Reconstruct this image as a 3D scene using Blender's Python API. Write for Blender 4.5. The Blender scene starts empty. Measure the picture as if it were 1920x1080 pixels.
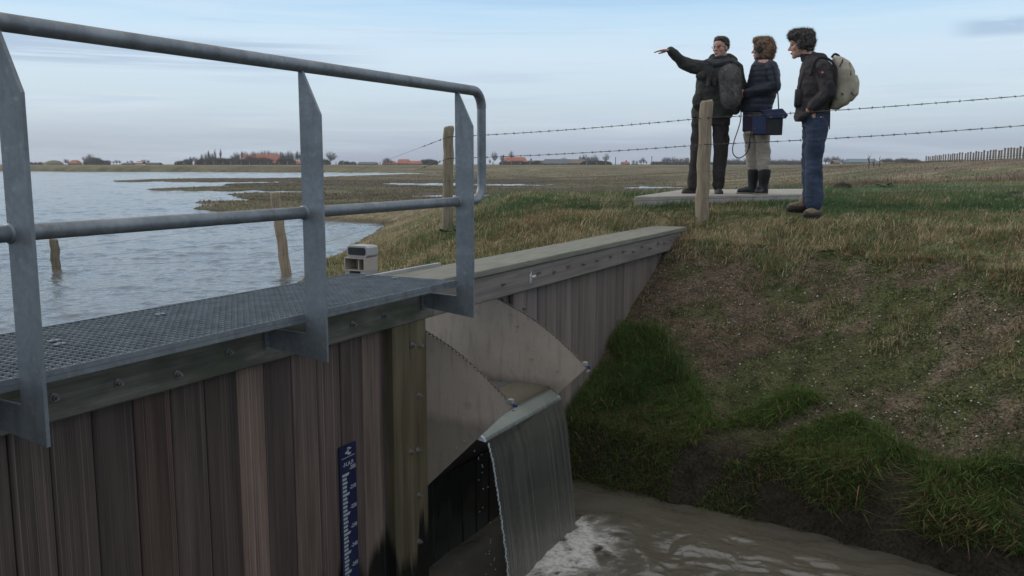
import bpy, math, random
import numpy as np
from mathutils import Vector, Matrix
R = math.radians
rng = np.random.default_rng(7); random.seed(7)
sc = bpy.context.scene
col = sc.collection

# ---------------------------------------------------------------- camera
F = 1663.0; PITCH = math.atan((540-308)/F)
SP, CP = math.sin(PITCH), math.cos(PITCH)
cd = bpy.data.cameras.new("camera"); cam = bpy.data.objects.new("camera", cd); col.objects.link(cam)
cam.location = (0, 0, 0); cam.rotation_euler = (math.pi/2-PITCH, 0, 0)
cd.sensor_width = 36; cd.lens = F/1920*36; cd.clip_start = .05; cd.clip_end = 12000
sc.camera = cam
# ---------------------------------------------------------------- world, sun, exposure
SUN_EL, SUN_AZ = R(24), R(-62)            # azimuth measured from +Y towards +X
w = bpy.data.worlds.new("World"); sc.world = w; w.use_nodes = True
nt = w.node_tree; N = nt.nodes; L = nt.links; N.clear()
out = N.new('ShaderNodeOutputWorld'); bg = N.new('ShaderNodeBackground'); bg.inputs['Strength'].default_value = .1
sky = N.new('ShaderNodeTexSky'); sky.sky_type = 'NISHITA'; sky.sun_disc = False
sky.sun_elevation = SUN_EL; sky.sun_rotation = SUN_AZ; sky.dust_density = 2.0
tc = N.new('ShaderNodeTexCoord'); sep = N.new('ShaderNodeSeparateXYZ'); L.new(tc.outputs['Generated'], sep.inputs[0])
ramp = N.new('ShaderNodeValToRGB'); L.new(sep.outputs['Z'], ramp.inputs[0])
def s2l(c): return tuple(((v/255+.055)/1.055)**2.4 if v > 10 else v/255/12.92 for v in c)
stops = [(0, (160,171,190)), (.02, (174,186,203)), (.045, (195,210,223)), (.075, (205,224,236)), (.115, (213,232,248)),
         (.142, (203,230,250)), (.175, (178,217,249)), (.30, (174,203,238)), (.5, (222,223,228)), (1., (236,232,226))]
el = ramp.color_ramp.elements
el[0].position = 0; el[1].position = 1
for i, (p, c) in enumerate(stops):
    e = el[0] if i == 0 else (el[-1] if i == len(stops)-1 else el.new(p))
    e.color = (*s2l(c), 1)
x10 = N.new('ShaderNodeVectorMath'); x10.operation = 'SCALE'; x10.inputs['Scale'].default_value = 10.0
L.new(ramp.outputs[0], x10.inputs[0])
mixs = N.new('ShaderNodeMix'); mixs.data_type = 'RGBA'; mixs.inputs[0].default_value = .96
L.new(sky.outputs[0], mixs.inputs[6]); L.new(x10.outputs[0], mixs.inputs[7])
# cirrus streaks: noise on the direction, stretched along the horizon
def wnoise(sx, sz, scale, detail, lo, hi, loc=(0,0,0)):
    m = N.new('ShaderNodeMapping'); m.inputs['Scale'].default_value = (sx, sx, sz); m.inputs['Location'].default_value = loc
    L.new(tc.outputs['Generated'], m.inputs[0])
    n = N.new('ShaderNodeTexNoise'); n.inputs['Scale'].default_value = scale; n.inputs['Detail'].default_value = detail
    n.inputs['Roughness'].default_value = .6; n.inputs['Distortion'].default_value = .25
    L.new(m.outputs[0], n.inputs[0])
    r = N.new('ShaderNodeMapRange'); r.interpolation_type = 'SMOOTHSTEP'
    r.inputs[1].default_value = lo; r.inputs[2].default_value = hi
    L.new(n.outputs[0], r.inputs[0]); return r.outputs[0]
def wmul(a, b):
    m = N.new('ShaderNodeMath'); m.operation = 'MULTIPLY'
    L.new(a, m.inputs[0])
    if isinstance(b, float): m.inputs[1].default_value = b
    else: L.new(b, m.inputs[1])
    return m.outputs[0]
def wmap(sock, a, b, c, d):
    r = N.new('ShaderNodeMapRange'); r.interpolation_type = 'SMOOTHSTEP'
    for i, v in enumerate((a, b, c, d)): r.inputs[i+1].default_value = v
    L.new(sock, r.inputs[0]); return r.outputs[0]
def wmix(fac, a, colr):
    m = N.new('ShaderNodeMix'); m.data_type = 'RGBA'; L.new(fac, m.inputs[0]); L.new(a, m.inputs[6])
    m.inputs[7].default_value = (*[v*10 for v in s2l(colr)], 1); return m.outputs[2]
z = sep.outputs['Z']
c1 = wmix(wmul(wnoise(1.6, 26, 1.6, 6, .42, .74), .42), mixs.outputs[2], (224,237,248))          # white veils
c2 = wmix(wmul(wmul(wnoise(1.3, 34, 2.2, 5, .52, .72, (3,1,.4)), wmap(z, .03, .06, 0, 1)), .35), c1, (184,200,226))  # grey-blue streaks
# the long grey streak bank low over the lake
bank = wmul(wmap(z, .093, .104, 0, 1), wmap(z, .122, .133, 1, 0))
bank = wmul(bank, wmap(sep.outputs['X'], -.27, -.10, 1, 0))
bank = wmul(bank, wnoise(2.0, 85, 2.2, 6, .28, .56, (1,5,2)))
c3 = wmix(wmul(bank, .62), c2, (166,187,213))
# small dark puff high at the far side
pf = wmul(wmul(wmap(z, .119, .127, 0, 1), wmap(z, .134, .142, 1, 0)), wmap(sep.outputs['X'], .42, .455, 0, 1))
c4 = wmix(wmul(wmul(pf, wnoise(9, 60, 2.0, 5, .25, .5, (0,2,0))), .5), c3, (150,176,208))
L.new(c4, bg.inputs['Color']); L.new(bg.outputs[0], out.inputs[0])
sd = bpy.data.lights.new("sun", 'SUN'); sd.energy = .9; sd.angle = R(18); sd.color = (1, .95, .88)
so = bpy.data.objects.new("sun", sd); col.objects.link(so)
sdir = Vector((math.sin(SUN_AZ)*math.cos(SUN_EL), math.cos(SUN_AZ)*math.cos(SUN_EL), math.sin(SUN_EL)))
so.rotation_euler = sdir.to_track_quat('Z', 'Y').to_euler(); so.location = (0, 0, 20)
vs = sc.view_settings; vs.view_transform = 'Standard'; vs.look = 'None'; vs.exposure = 0; vs.gamma = 1
sc.cycles.max_bounces = 6; sc.cycles.transparent_max_bounces = 12
sc.cycles.volume_bounces = 1

# ---------------------------------------------------------------- picture -> place
def ray(px, py):
    x = (px-960)/F; v = (540-py)/F
    return np.array([x, CP+v*SP, -SP+v*CP])
ANG = R(27.6); UX, UY = math.sin(ANG), math.cos(ANG)     # wall direction u; perp = distance of wall-parallel planes
def on_z(px, py, z): d = ray(px, py); return d*(z/d[2])
def perp_of(x, y): return -UY*x+UX*y
def s_of(x, y): return UX*x+UY*y
def on_q(px, py, q):
    """pixel -> (s, q, z) on the plane at distance q parallel to the wall"""
    d = ray(px, py); t = q/perp_of(d[0], d[1]); d = d*t; return (s_of(d[0], d[1]), q, d[2])
def WL(s, q): return np.array([s*UX-q*UY, s*UY+q*UX])
def at_y(px, y): return (px-960)/F*(y*CP)           # x of a far point
RZ = math.pi/2-ANG
LAKE, POOL, Q0 = -1.38, -2.30, 2.65                   # Q0: plank face

# ---------------------------------------------------------------- noise
def _h(ix, iy, iz, seed):
    n = (ix*374761393+iy*668265263+iz*2147483647+seed*974711) & 0xffffffff
    n = ((n ^ (n >> 13))*1274126177) & 0xffffffff
    return ((n ^ (n >> 16)) & 0xffff)/65535.0
def vnoise(x, y, z=None, seed=0):
    x = np.asarray(x, float); y = np.asarray(y, float); z = np.zeros_like(x) if z is None else np.asarray(z, float)
    xi, yi, zi = np.floor(x).astype(np.int64), np.floor(y).astype(np.int64), np.floor(z).astype(np.int64)
    fx, fy, fz = x-xi, y-yi, z-zi
    fx, fy, fz = (f*f*(3-2*f) for f in (fx, fy, fz))
    r = 0
    for a in (0, 1):
        for b in (0, 1):
            for c in (0, 1):
                r = r+_h(xi+a, yi+b, zi+c, seed)*(fx if a else 1-fx)*(fy if b else 1-fy)*(fz if c else 1-fz)
    return r
def fbm(x, y, z=None, seed=0, octv=4):
    t, a, s = 0, .5, 0
    zz = np.zeros_like(np.asarray(x, float)) if z is None else np.asarray(z, float)
    for i in range(octv):
        k = 2.03**i; t = t+a*vnoise(np.asarray(x)*k+i*7, np.asarray(y)*k+i*3, zz*k, seed+i); s += a; a *= .5
    return t/s
def sst(a, b, x): t = np.clip((x-a)/(b-a), 0, 1); return t*t*(3-2*t)

# ---------------------------------------------------------------- mesh helpers
class MB:
    def __init__(s): s.v = []; s.f = []
    def add(s, v, f):
        o = len(s.v); s.v += [tuple(map(float, p)) for p in v]; s.f += [tuple(i+o for i in q) for q in f]; return s
    def box(s, a, b, M=None):
        x0, y0, z0 = a; x1, y1, z1 = b
        v = [(x0,y0,z0),(x1,y0,z0),(x1,y1,z0),(x0,y1,z0),(x0,y0,z1),(x1,y0,z1),(x1,y1,z1),(x0,y1,z1)]
        if M is not None: v = [tuple(M @ Vector(p)) for p in v]
        return s.add(v, [(0,3,2,1),(4,5,6,7),(0,1,5,4),(1,2,6,5),(2,3,7,6),(3,0,4,7)])
    def prism(s, pts, axis, a, b, tri=False):
        """polygon pts (2D) extruded along axis (0,1,2) from a to b"""
        def mk(p, t):
            q = list(p); q.insert(axis, t); return tuple(q)
        n = len(pts); v = [mk(p, a) for p in pts]+[mk(p, b) for p in pts]
        f = [(i, (i+1) % n, n+(i+1) % n, n+i) for i in range(n)]+[tuple(range(n-1, -1, -1)), tuple(range(n, 2*n))]
        return s.add(v, f)
    def tube(s, pts, rad, n=10, cap=True):
        pts = [Vector(p) for p in pts]; m = len(pts)
        rad = [rad]*m if not hasattr(rad, '__len__') else rad
        v = []; up = None
        for i, p in enumerate(pts):
            t = (pts[min(i+1, m-1)]-pts[max(i-1, 0)]).normalized()
            if up is None: up = Vector((0,0,1)) if abs(t.z) < .9 else Vector((1,0,0))
            a = t.cross(up).normalized(); b = a.cross(t).normalized(); up = b
            for k in range(n):
                an = 2*math.pi*k/n; v.append(tuple(p+(a*math.cos(an)+b*math.sin(an))*rad[i]))
        f = [(i*n+k, i*n+(k+1) % n, (i+1)*n+(k+1) % n, (i+1)*n+k) for i in range(m-1) for k in range(n)]
        if cap: f += [tuple(range(n-1, -1, -1)), tuple((m-1)*n+k for k in range(n))]
        return s.add(v, f)
    def ell(s, c, r, M=None, nu=14, nv=9):
        v = []; f = []
        for j in range(1, nv):
            ph = math.pi*j/nv
            for i in range(nu):
                th = 2*math.pi*i/nu; v.append(Vector((r[0]*math.sin(ph)*math.cos(th), r[1]*math.sin(ph)*math.sin(th), r[2]*math.cos(ph))))
        v += [Vector((0,0,r[2])), Vector((0,0,-r[2]))]
        if M is not None: v = [M @ p for p in v]
        c = Vector(c); v = [p+c for p in v]; T = len(v)-2
        for j in range(nv-2):
            for i in range(nu): f.append((j*nu+i, (j+1)*nu+i, (j+1)*nu+(i+1) % nu, j*nu+(i+1) % nu))
        for i in range(nu): f.append((T, i, (i+1) % nu)); f.append((T+1, (nv-2)*nu+(i+1) % nu, (nv-2)*nu+i))
        return s.add(v, f)
    def cap(s, a, b, ra, rb, n=12):
        """tapered capsule"""
        a, b = Vector(a), Vector(b); d = (b-a); L_ = max(d.length, 1e-5); d /= L_
        pts, rs = [], []
        for k in range(0, 5):
            t = k/4*math.pi/2; pts.append(a-d*ra*math.cos(t)*.999); rs.append(max(ra*math.sin(t), .0006))
        for k in range(0, 5):
            t = k/4*math.pi/2; pts.append(b+d*rb*math.sin(t)*.999); rs.append(max(rb*math.cos(t), .0006))
        return s.tube(pts, rs, n)
    def loft(s, rows, n=20, pw=2.3):
        """rows: (cx, cy, z, rx, ry), superelliptic rings, closed ends"""
        v = []; m = len(rows)
        for cx, cy, z_, rx, ry in rows:
            for k in range(n):
                a = 2*math.pi*k/n; c, q = math.cos(a), math.sin(a)
                v.append((cx+rx*math.copysign(abs(c)**(2/pw), c), cy+ry*math.copysign(abs(q)**(2/pw), q), z_))
        f = [(i*n+k, i*n+(k+1) % n, (i+1)*n+(k+1) % n, (i+1)*n+k) for i in range(m-1) for k in range(n)]
        f += [tuple(range(n-1, -1, -1)), tuple((m-1)*n+k for k in range(n))]
        if rows[0][2] > rows[-1][2]: f = [q[::-1] for q in f]
        return s.add(v, f)
    def bolt(s, c, axis=(0,-1,0), r=.014, h=.016):
        """hex bolt head on a washer"""
        c = Vector(c); ax = Vector(axis)
        s.tube([c, c+ax*.004], r*1.35, 14); s.tube([c+ax*.004, c+ax*(.004+h*.7)], r, 6); s.tube([c+ax*(.004+h*.7), c+ax*(h+.008)], r*.55, 8)
        return s
    def mesh(s, name, off=(0,0,0)):
        me = bpy.data.meshes.new(name); o = off
        me.from_pydata([(x-o[0], y-o[1], z_-o[2]) for x, y, z_ in s.v], [], s.f); me.update(); return me
    def build(s, name, mat, parent=None, off=(0,0,0), smooth=False, ang=None):
        return link(name, s.mesh(name, off), mat, parent, smooth, ang)
def link(name, me, mat, parent=None, smooth=False, ang=None):
    o = bpy.data.objects.new(name, me); col.objects.link(o)
    if mat: me.materials.append(mat)
    if parent: o.parent = parent
    if smooth or ang:
        me.polygons.foreach_set('use_smooth', [True]*len(me.polygons))
        if ang:
            try: me.set_sharp_from_angle(angle=R(ang))
            except Exception: pass
    return o
def tag(o, label=None, cat=None, group=None, kind=None):
    for k, v in (('label', label), ('category', cat), ('group', group), ('kind', kind)):
        if v: o[k] = v
    return o
def empty(name, loc, rz=0, label=None, cat=None, group=None):
    o = bpy.data.objects.new(name, None); col.objects.link(o); o.empty_display_size = .1
    o.location = loc; o.rotation_euler = (0,0,rz); return tag(o, label, cat, group)
def children(o): return [c for c in col.objects if c.parent == o]
def copy_tree(o, loc, rz=0, scale=1, **kw):
    c = o.copy(); col.objects.link(c); c.location = loc; c.rotation_euler = (0,0,rz); c.scale = (scale if hasattr(scale, '__len__') else (scale,)*3)
    for ch in children(o):
        d = ch.copy(); col.objects.link(d); d.parent = c
    return tag(c, **kw)
def grid_mesh(name, X, Y, Z, colr=None):
    h, w_ = X.shape; me = bpy.data.meshes.new(name); me.vertices.add(h*w_)
    me.vertices.foreach_set('co', np.stack([X, Y, Z], -1).reshape(-1).astype(np.float32))
    i = np.arange((h-1)*(w_-1)); r, c = i//(w_-1), i % (w_-1); a = r*w_+c
    q = np.stack([a, a+1, a+w_+1, a+w_], -1).reshape(-1)
    nf = len(i); me.loops.add(nf*4); me.loops.foreach_set('vertex_index', q.astype(np.int32))
    me.polygons.add(nf); me.polygons.foreach_set('loop_start', (np.arange(nf)*4).astype(np.int32)); me.polygons.foreach_set('loop_total', np.full(nf, 4, np.int32))
    me.polygons.foreach_set('use_smooth', np.ones(nf, bool)); me.update(calc_edges=True)
    if colr is not None:
        ca = me.color_attributes.new('Col', 'FLOAT_COLOR', 'POINT'); ca.data.foreach_set('color', np.concatenate([colr.reshape(-1, 3), np.ones((h*w_, 1))], 1).reshape(-1).astype(np.float32))
    return me
def blades(name, P, H, Wd, C, mat, lean=.5, seg=2, wind=(0, 0), droop=.5, yaw=None):
    """many grass blades in one mesh: P (n,3) roots, H heights, Wd widths, C colours (n,3)"""
    n = len(P); a = rng.uniform(0, 2*math.pi, n) if yaw is None else yaw
    la = rng.uniform(0, 2*math.pi, n); lm = np.abs(rng.normal(0, lean, n))
    lx = np.cos(la)*lm+wind[0]; ly = np.sin(la)*lm+wind[1]
    wx, wy = np.cos(a)*Wd/2, np.sin(a)*Wd/2
    def pt(t, wf):
        cx = P[:, 0]+lx*H*t**1.6; cy = P[:, 1]+ly*H*t**1.6
        cz = P[:, 2]+H*(t-droop*t*t*np.minimum(np.hypot(lx, ly), 1.2)*.6)
        return [np.stack([cx-wx*wf, cy-wy*wf, cz], -1), np.stack([cx+wx*wf, cy+wy*wf, cz], -1)]
    if seg == 1:
        V = np.stack([*pt(0., 1.), pt(1., 0.)[0]], 1); T = np.array([[0,1,2]])
    else:
        V = np.stack([*pt(0., .8), *pt(.5, 1.), pt(1., 0.)[0]], 1); T = np.array([[0,1,3],[0,3,2],[2,3,4]])
    k = V.shape[1]; nf = n*len(T)
    F_ = (T[None]+(np.arange(n)*k)[:, None, None]).reshape(-1)
    me = bpy.data.meshes.new(name); me.vertices.add(n*k); me.vertices.foreach_set('co', V.reshape(-1).astype(np.float32))
    me.loops.add(nf*3); me.loops.foreach_set('vertex_index', F_.astype(np.int32))
    me.polygons.add(nf); me.polygons.foreach_set('loop_start', (np.arange(nf)*3).astype(np.int32)); me.polygons.foreach_set('loop_total', np.full(nf, 3, np.int32))
    me.update(calc_edges=True)
    ca = me.color_attributes.new('Col', 'FLOAT_COLOR', 'POINT')
    cc = np.concatenate([np.repeat(C, k, 0), np.ones((n*k, 1))], 1)
    ca.data.foreach_set('color', cc.reshape(-1).astype(np.float32))
    return link(name, me, mat)
def blob(name, mb, mat, parent, vox=.008, it=4, disp=None, off=(0,0,0)):
    """union of closed shapes grown into one smooth continuous surface"""
    me = mb.mesh(name+'_src', off); o = bpy.data.objects.new('tmp', me); col.objects.link(o)
    m = o.modifiers.new('r', 'REMESH'); m.mode = 'VOXEL'; m.voxel_size = vox; m.use_smooth_shade = True
    if it: m2 = o.modifiers.new('s', 'SMOOTH'); m2.iterations = it; m2.factor = .5
    dg = bpy.context.evaluated_depsgraph_get(); dg.update()
    nm = bpy.data.meshes.new_from_object(o.evaluated_get(dg)); nm.name = name
    bpy.data.objects.remove(o); bpy.data.meshes.remove(me)
    if disp is not None and len(nm.vertices):
        n = len(nm.vertices); co = np.empty(n*3, np.float32); nm.vertices.foreach_get('co', co); co = co.reshape(-1, 3)
        no = np.empty(n*3, np.float32); nm.vertex_normals.foreach_get('vector', no); no = no.reshape(-1, 3)
        co = co+no*disp(co)[:, None]; nm.vertices.foreach_set('co', co.reshape(-1).astype(np.float32)); nm.update()
    nm.materials.clear()
    return link(name, nm, mat, parent, True)

# ---------------------------------------------------------------- materials
def mat(name, c1_, c2_=None, scale=6, stretch=(1,1,1), rough=.7, metal=0, bump=.15, detail=6, lo=.35, hi=.65, tint=False, wet=None, extra=None, dist=.01, spec=.5, coat=0):
    m = bpy.data.materials.new(name); m.use_nodes = True; t = m.node_tree; n = t.nodes; l = t.links
    b = n['Principled BSDF']; b.inputs['Roughness'].default_value = rough; b.inputs['Metallic'].default_value = metal
    b.inputs['Specular IOR Level'].default_value = spec
    g = n.new('ShaderNodeTexCoord'); mp = n.new('ShaderNodeMapping'); mp.inputs['Scale'].default_value = stretch; l.new(g.outputs['Object'], mp.inputs[0])
    src = mp.outputs[0]
    if tint:
        oi = n.new('ShaderNodeObjectInfo'); ad = n.new('ShaderNodeVectorMath'); ad.operation = 'ADD'
        sc_ = n.new('ShaderNodeMath'); sc_.operation = 'MULTIPLY'; sc_.inputs[1].default_value = 37.0; l.new(oi.outputs['Random'], sc_.inputs[0])
        cb = n.new('ShaderNodeCombineXYZ'); l.new(sc_.outputs[0], cb.inputs[0]); l.new(sc_.outputs[0], cb.inputs[1])
        l.new(src, ad.inputs[0]); l.new(cb.outputs[0], ad.inputs[1]); src = ad.outputs[0]
    no = n.new('ShaderNodeTexNoise'); no.inputs['Scale'].default_value = scale; no.inputs['Detail'].default_value = detail; no.inputs['Roughness'].default_value = .62
    l.new(src, no.inputs[0])
    mr = n.new('ShaderNodeMapRange'); mr.inputs[1].default_value = lo; mr.inputs[2].default_value = hi; l.new(no.outputs[0], mr.inputs[0])
    mx = n.new('ShaderNodeMix'); mx.data_type = 'RGBA'; mx.inputs[6].default_value = (*c1_, 1); mx.inputs[7].default_value = (*(c2_ or c1_), 1); l.new(mr.outputs[0], mx.inputs[0])
    c = mx.outputs[2]
    m['_'] = 0
    if extra: c = extra(n, l, g, src, c, b)
    if tint:
        mu = n.new('ShaderNodeMix'); mu.data_type = 'RGBA'; mu.blend_type = 'MULTIPLY'; mu.inputs[0].default_value = 1; l.new(c, mu.inputs[6]); l.new(oi.outputs['Color'], mu.inputs[7]); c = mu.outputs[2]
    if wet is not None: c = wet(n, l, g, c, b)
    l.new(c, b.inputs['Base Color'])
    if bump:
        bp = n.new('ShaderNodeBump'); bp.inputs['Strength'].default_value = bump; bp.inputs['Distance'].default_value = dist; l.new(no.outputs[0], bp.inputs['Height']); l.new(bp.outputs[0], b.inputs['Normal'])
    return m
def nmix(n, l, fac, a, b, blend='MIX'):
    m = n.new('ShaderNodeMix'); m.data_type = 'RGBA'; m.blend_type = blend
    for s_, v in ((0, fac), (6, a), (7, b)):
        if hasattr(v, 'is_output'): l.new(v, m.inputs[s_])
        elif s_ == 0: m.inputs[0].default_value = v
        else: m.inputs[s_].default_value = (*v, 1)
    return m.outputs[2]
def nnoise(n, l, src, scale, lo, hi, stretch=(1,1,1), detail=5, out0=0, out1=1):
    mp = n.new('ShaderNodeMapping'); mp.inputs['Scale'].default_value = stretch; l.new(src, mp.inputs[0])
    no = n.new('ShaderNodeTexNoise'); no.inputs['Scale'].default_value = scale; no.inputs['Detail'].default_value = detail; l.new(mp.outputs[0], no.inputs[0])
    mr = n.new('ShaderNodeMapRange'); mr.inputs[1].default_value = lo; mr.inputs[2].default_value = hi; mr.inputs[3].default_value = out0; mr.inputs[4].default_value = out1
    l.new(no.outputs[0], mr.inputs[0]); return mr.outputs[0]
def wetfn(z_dry, spread, green=0):
    def fn(n, l, g, c, b):
        ge = n.new('ShaderNodeNewGeometry'); sp = n.new('ShaderNodeSeparateXYZ'); l.new(ge.outputs['Position'], sp.inputs[0])
        no = nnoise(n, l, ge.outputs['Position'], 1.0, .3, .7, (9, 9, .25), 3, -spread, spread)
        no2 = nnoise(n, l, ge.outputs['Position'], 1.0, .55, .75, (14, 14, .2), 2, 0, spread*1.6)
        a = n.new('ShaderNodeMath'); a.operation = 'SUBTRACT'; l.new(sp.outputs[2], a.inputs[0]); l.new(no, a.inputs[1])
        a2 = n.new('ShaderNodeMath'); a2.operation = 'SUBTRACT'; l.new(a.outputs[0], a2.inputs[0]); l.new(no2, a2.inputs[1])
        mr = n.new('ShaderNodeMapRange'); mr.inputs[1].default_value = z_dry-.05; mr.inputs[2].default_value = z_dry+.05; mr.inputs[3].default_value = 1; mr.inputs[4].default_value = 0
        l.new(a2.outputs[0], mr.inputs[0])
        c = nmix(n, l, mr.outputs[0], c, (.010, .011, .008))
        r = n.new('ShaderNodeMapRange'); r.inputs[3].default_value = .75; r.inputs[4].default_value = .35; l.new(mr.outputs[0], r.inputs[0]); l.new(r.outputs[0], b.inputs['Roughness'])
        return c
    return fn
def woodextra(light, grain=(60, 60, .7), amt=.8):
    def fn(n, l, g, src, c, b):
        f1 = nnoise(n, l, src, 1.0, .55, .74, grain, 4, 0, amt)          # pale weather streaks
        c = nmix(n, l, f1, c, light)
        f2 = nnoise(n, l, src, 1.0, .30, .46, (grain[0]*2.2, grain[1]*2.2, grain[2]*1.5), 4, .45, 0)   # dark fissures
        return nmix(n, l, f2, c, (.018, .014, .012))
    return fn
M = {}
M['plank'] = mat('weathered_plank', (.050,.034,.026), (.105,.075,.060), 2.2, (9,9,.55), .78, tint=True, bump=.5, extra=woodextra((.27,.225,.19), (26,26,.5), .75), wet=wetfn(-2.02, .10), dist=.006)
M['plank_grey'] = mat('grey_plank', (.145,.117,.098), (.225,.188,.163), 2.2, (9,9,.5), .8, tint=True, bump=.5, extra=woodextra((.33,.29,.26), (36,36,.5), .8), wet=wetfn(-2.15, .10), dist=.006)
M['post_wood'] = mat('mossy_post_wood', (.075,.062,.035), (.15,.125,.075), 2.2, (8,8,.6), .8, tint=True, bump=.4, extra=woodextra((.24,.22,.15), amt=.5), wet=wetfn(-2.10, .16), dist=.006)
def mossy(n, l, g, src, c, b):
    c = woodextra((.25,.24,.20), (1.2, 40, 40), .35)(n, l, g, src, c, b)
    c = nmix(n, l, nnoise(n, l, g.outputs['Object'], 9.0, .46, .60, (.45,1,1.5), 8, 0, .55), c, (.045,.047,.034))
    return nmix(n, l, nnoise(n, l, g.outputs['Object'], 4.0, .5, .72, (1,2,2), 5, 0, .6), c, (.07,.085,.040))
M['wale_old'] = mat('green_grey_beam', (.105,.102,.080), (.20,.19,.155), 3, (.7,9,9), .8, bump=.4, extra=mossy, dist=.006)
M['wale_new'] = mat('purple_grey_beam', (.155,.130,.113), (.245,.212,.190), 3, (.6,9,9), .8, bump=.4, extra=woodextra((.31,.285,.275), (.8,45,45), .5), dist=.006)
def coping_x(n, l, g, src, c, b):
    c = nmix(n, l, nnoise(n, l, src, 5, .48, .7, (1,1,1), 6, 0, .6), c, (.13,.15,.10))
    return nmix(n, l, nnoise(n, l, src, 1, .64, .70, (5, 22, 5), 3, 0, .7), c, (.05,.055,.04))
M['coping'] = mat('algae_coping_board', (.165,.160,.125), (.245,.235,.19), 4, (.8,8,8), .8, bump=.3, extra=coping_x, dist=.004)
def galv(n, l, g, src, c, b):
    v = n.new('ShaderNodeTexVoronoi'); v.inputs['Scale'].default_value = 70; l.new(g.outputs['Object'], v.inputs[0])
    bw = n.new('ShaderNodeMapRange'); bw.inputs[3].default_value = .9; bw.inputs[4].default_value = 1.12; l.new(v.outputs['Color'], bw.inputs[0])
    sc_ = n.new('ShaderNodeVectorMath'); sc_.operation = 'SCALE'; l.new(c, sc_.inputs[0]); l.new(bw.outputs[0], sc_.inputs['Scale'])
    c = nmix(n, l, nnoise(n, l, g.outputs['Object'], 3.2, .55, .68, (1,1,1.6), 7, 0, .45), sc_.outputs[0], (.38,.41,.43))
    c = nmix(n, l, nnoise(n, l, g.outputs['Object'], 6, .56, .70, (2,2,.5), 6, 0, .5), c, (.12,.125,.13))
    return nmix(n, l, nnoise(n, l, g.outputs['Object'], 30, .62, .74, (1,1,1), 5, 0, .35), c, (.45,.47,.48))
M['galv'] = mat('galvanised_steel', (.18,.20,.215), (.26,.285,.305), 6, (1,1,1), .52, .55, bump=.06, extra=galv, lo=.3, hi=.7, dist=.002)
M['galv_dark'] = mat('grating_steel', (.16,.185,.20), (.26,.29,.31), 9, (1,1,1), .6, .4, bump=.1, dist=.002)
def rusty(n, l, g, src, c, b):
    c = nmix(n, l, nnoise(n, l, g.outputs['Object'], 2.2, .45, .75, (1,1,1), 6, 0, .55), c, (.30,.255,.23))
    c = nmix(n, l, nnoise(n, l, g.outputs['Object'], 5, .52, .72, (1,5,.8), 6, 0, .35), c, (.17,.145,.125))
    c = nmix(n, l, nnoise(n, l, g.outputs['Object'], 8, .62, .74, (1,1,1), 6, 0, .5), c, (.26,.17,.11))
    sp = n.new('ShaderNodeSeparateXYZ'); l.new(g.outputs['Object'], sp.inputs[0]); wl = n.new('ShaderNodeMapRange'); wl.inputs[1].default_value = .47; wl.inputs[2].default_value = .41; wl.inputs[3].default_value = 0; wl.inputs[4].default_value = .55
    aa = n.new('ShaderNodeMath'); aa.operation = 'ADD'; l.new(sp.outputs[2], aa.inputs[0]); l.new(nnoise(n, l, g.outputs['Object'], 9, .3, .7, (1,1,1), 4, -.02, .02), aa.inputs[1]); l.new(aa.outputs[0], wl.inputs[0])
    c = nmix(n, l, wl.outputs[0], c, (.17,.145,.115))
    return nmix(n, l, nnoise(n, l, g.outputs['Object'], 60, .66, .72, (1,1,1), 2, 0, .35), c, (.10,.085,.075))
M['inox'] = mat('dull_stainless_steel', (.43,.355,.29), (.50,.425,.355), 3, (1,1,1), .55, .15, bump=.05, extra=rusty, dist=.002)
M['inox_light'] = mat('pale_stainless_steel', (.34,.335,.33), (.46,.455,.44), 5, (1,1,1), .45, .35, bump=.05, dist=.002)
M['bolt'] = mat('bolt_steel', (.26,.25,.24), (.40,.385,.37), 30, rough=.35, metal=.7, bump=0)
M['black'] = mat('black_rubber', (.012,.012,.013), (.022,.022,.024), 20, rough=.6, bump=.05)
M['lip'] = mat('wet_lip_steel', (.55,.58,.60), (.68,.70,.72), 7, rough=.25, metal=.15, bump=.1, dist=.003)
M['wet_shaded_black'] = mat('wet_shaded_black_steel', (.010,.010,.009), (.022,.021,.018), 5, rough=.35, bump=.1)  # wet steel; the black also carries the shade under the gate
M['white'] = mat('white_paint', (.62,.62,.60), (.5,.5,.48), 30, rough=.6, bump=.1)
M['blue_board'] = mat('navy_enamel', (.008,.012,.046), (.011,.016,.058), 12, rough=.4, bump=0)
M['enamel'] = mat('pale_enamel', (.38,.42,.43), (.33,.37,.38), 40, rough=.45, bump=0)
M['blue_plastic'] = mat('blue_plastic', (.02,.04,.14), None, rough=.4, bump=0)
M['rust'] = mat('rusty_chain', (.10,.065,.045), (.22,.18,.16), 60, rough=.7, metal=.4, bump=.2)
M['wire'] = mat('fence_wire', (.075,.068,.065), (.13,.12,.115), 40, rough=.7, metal=.5, bump=0)
M['fpost'] = mat('split_fence_post', (.20,.16,.115), (.36,.30,.23), 3, (14,14,1.0), .85, tint=True, bump=.6, extra=woodextra((.34,.29,.23), (55,55,1.1), .6), dist=.008)
M['concrete'] = mat('pale_concrete', (.30,.275,.235), (.40,.375,.33), 6, rough=.9, bump=.3, dist=.006)
M['skin'] = mat('skin', (.52,.28,.21), (.60,.35,.27), 40, rough=.55, bump=0)
M['lips'] = mat('lips', (.28,.09,.075), None, rough=.5, bump=0)
M['eye'] = mat('dark_eye', (.03,.022,.02), None, rough=.25, bump=0)
M['olive'] = mat('olive_jacket_cloth', (.030,.033,.027), (.052,.055,.045), 18, rough=.85, bump=.3, dist=.004)
M['navy'] = mat('navy_quilt_nylon', (.009,.013,.026), (.018,.024,.042), 14, rough=.55, bump=.3, dist=.004)
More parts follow.
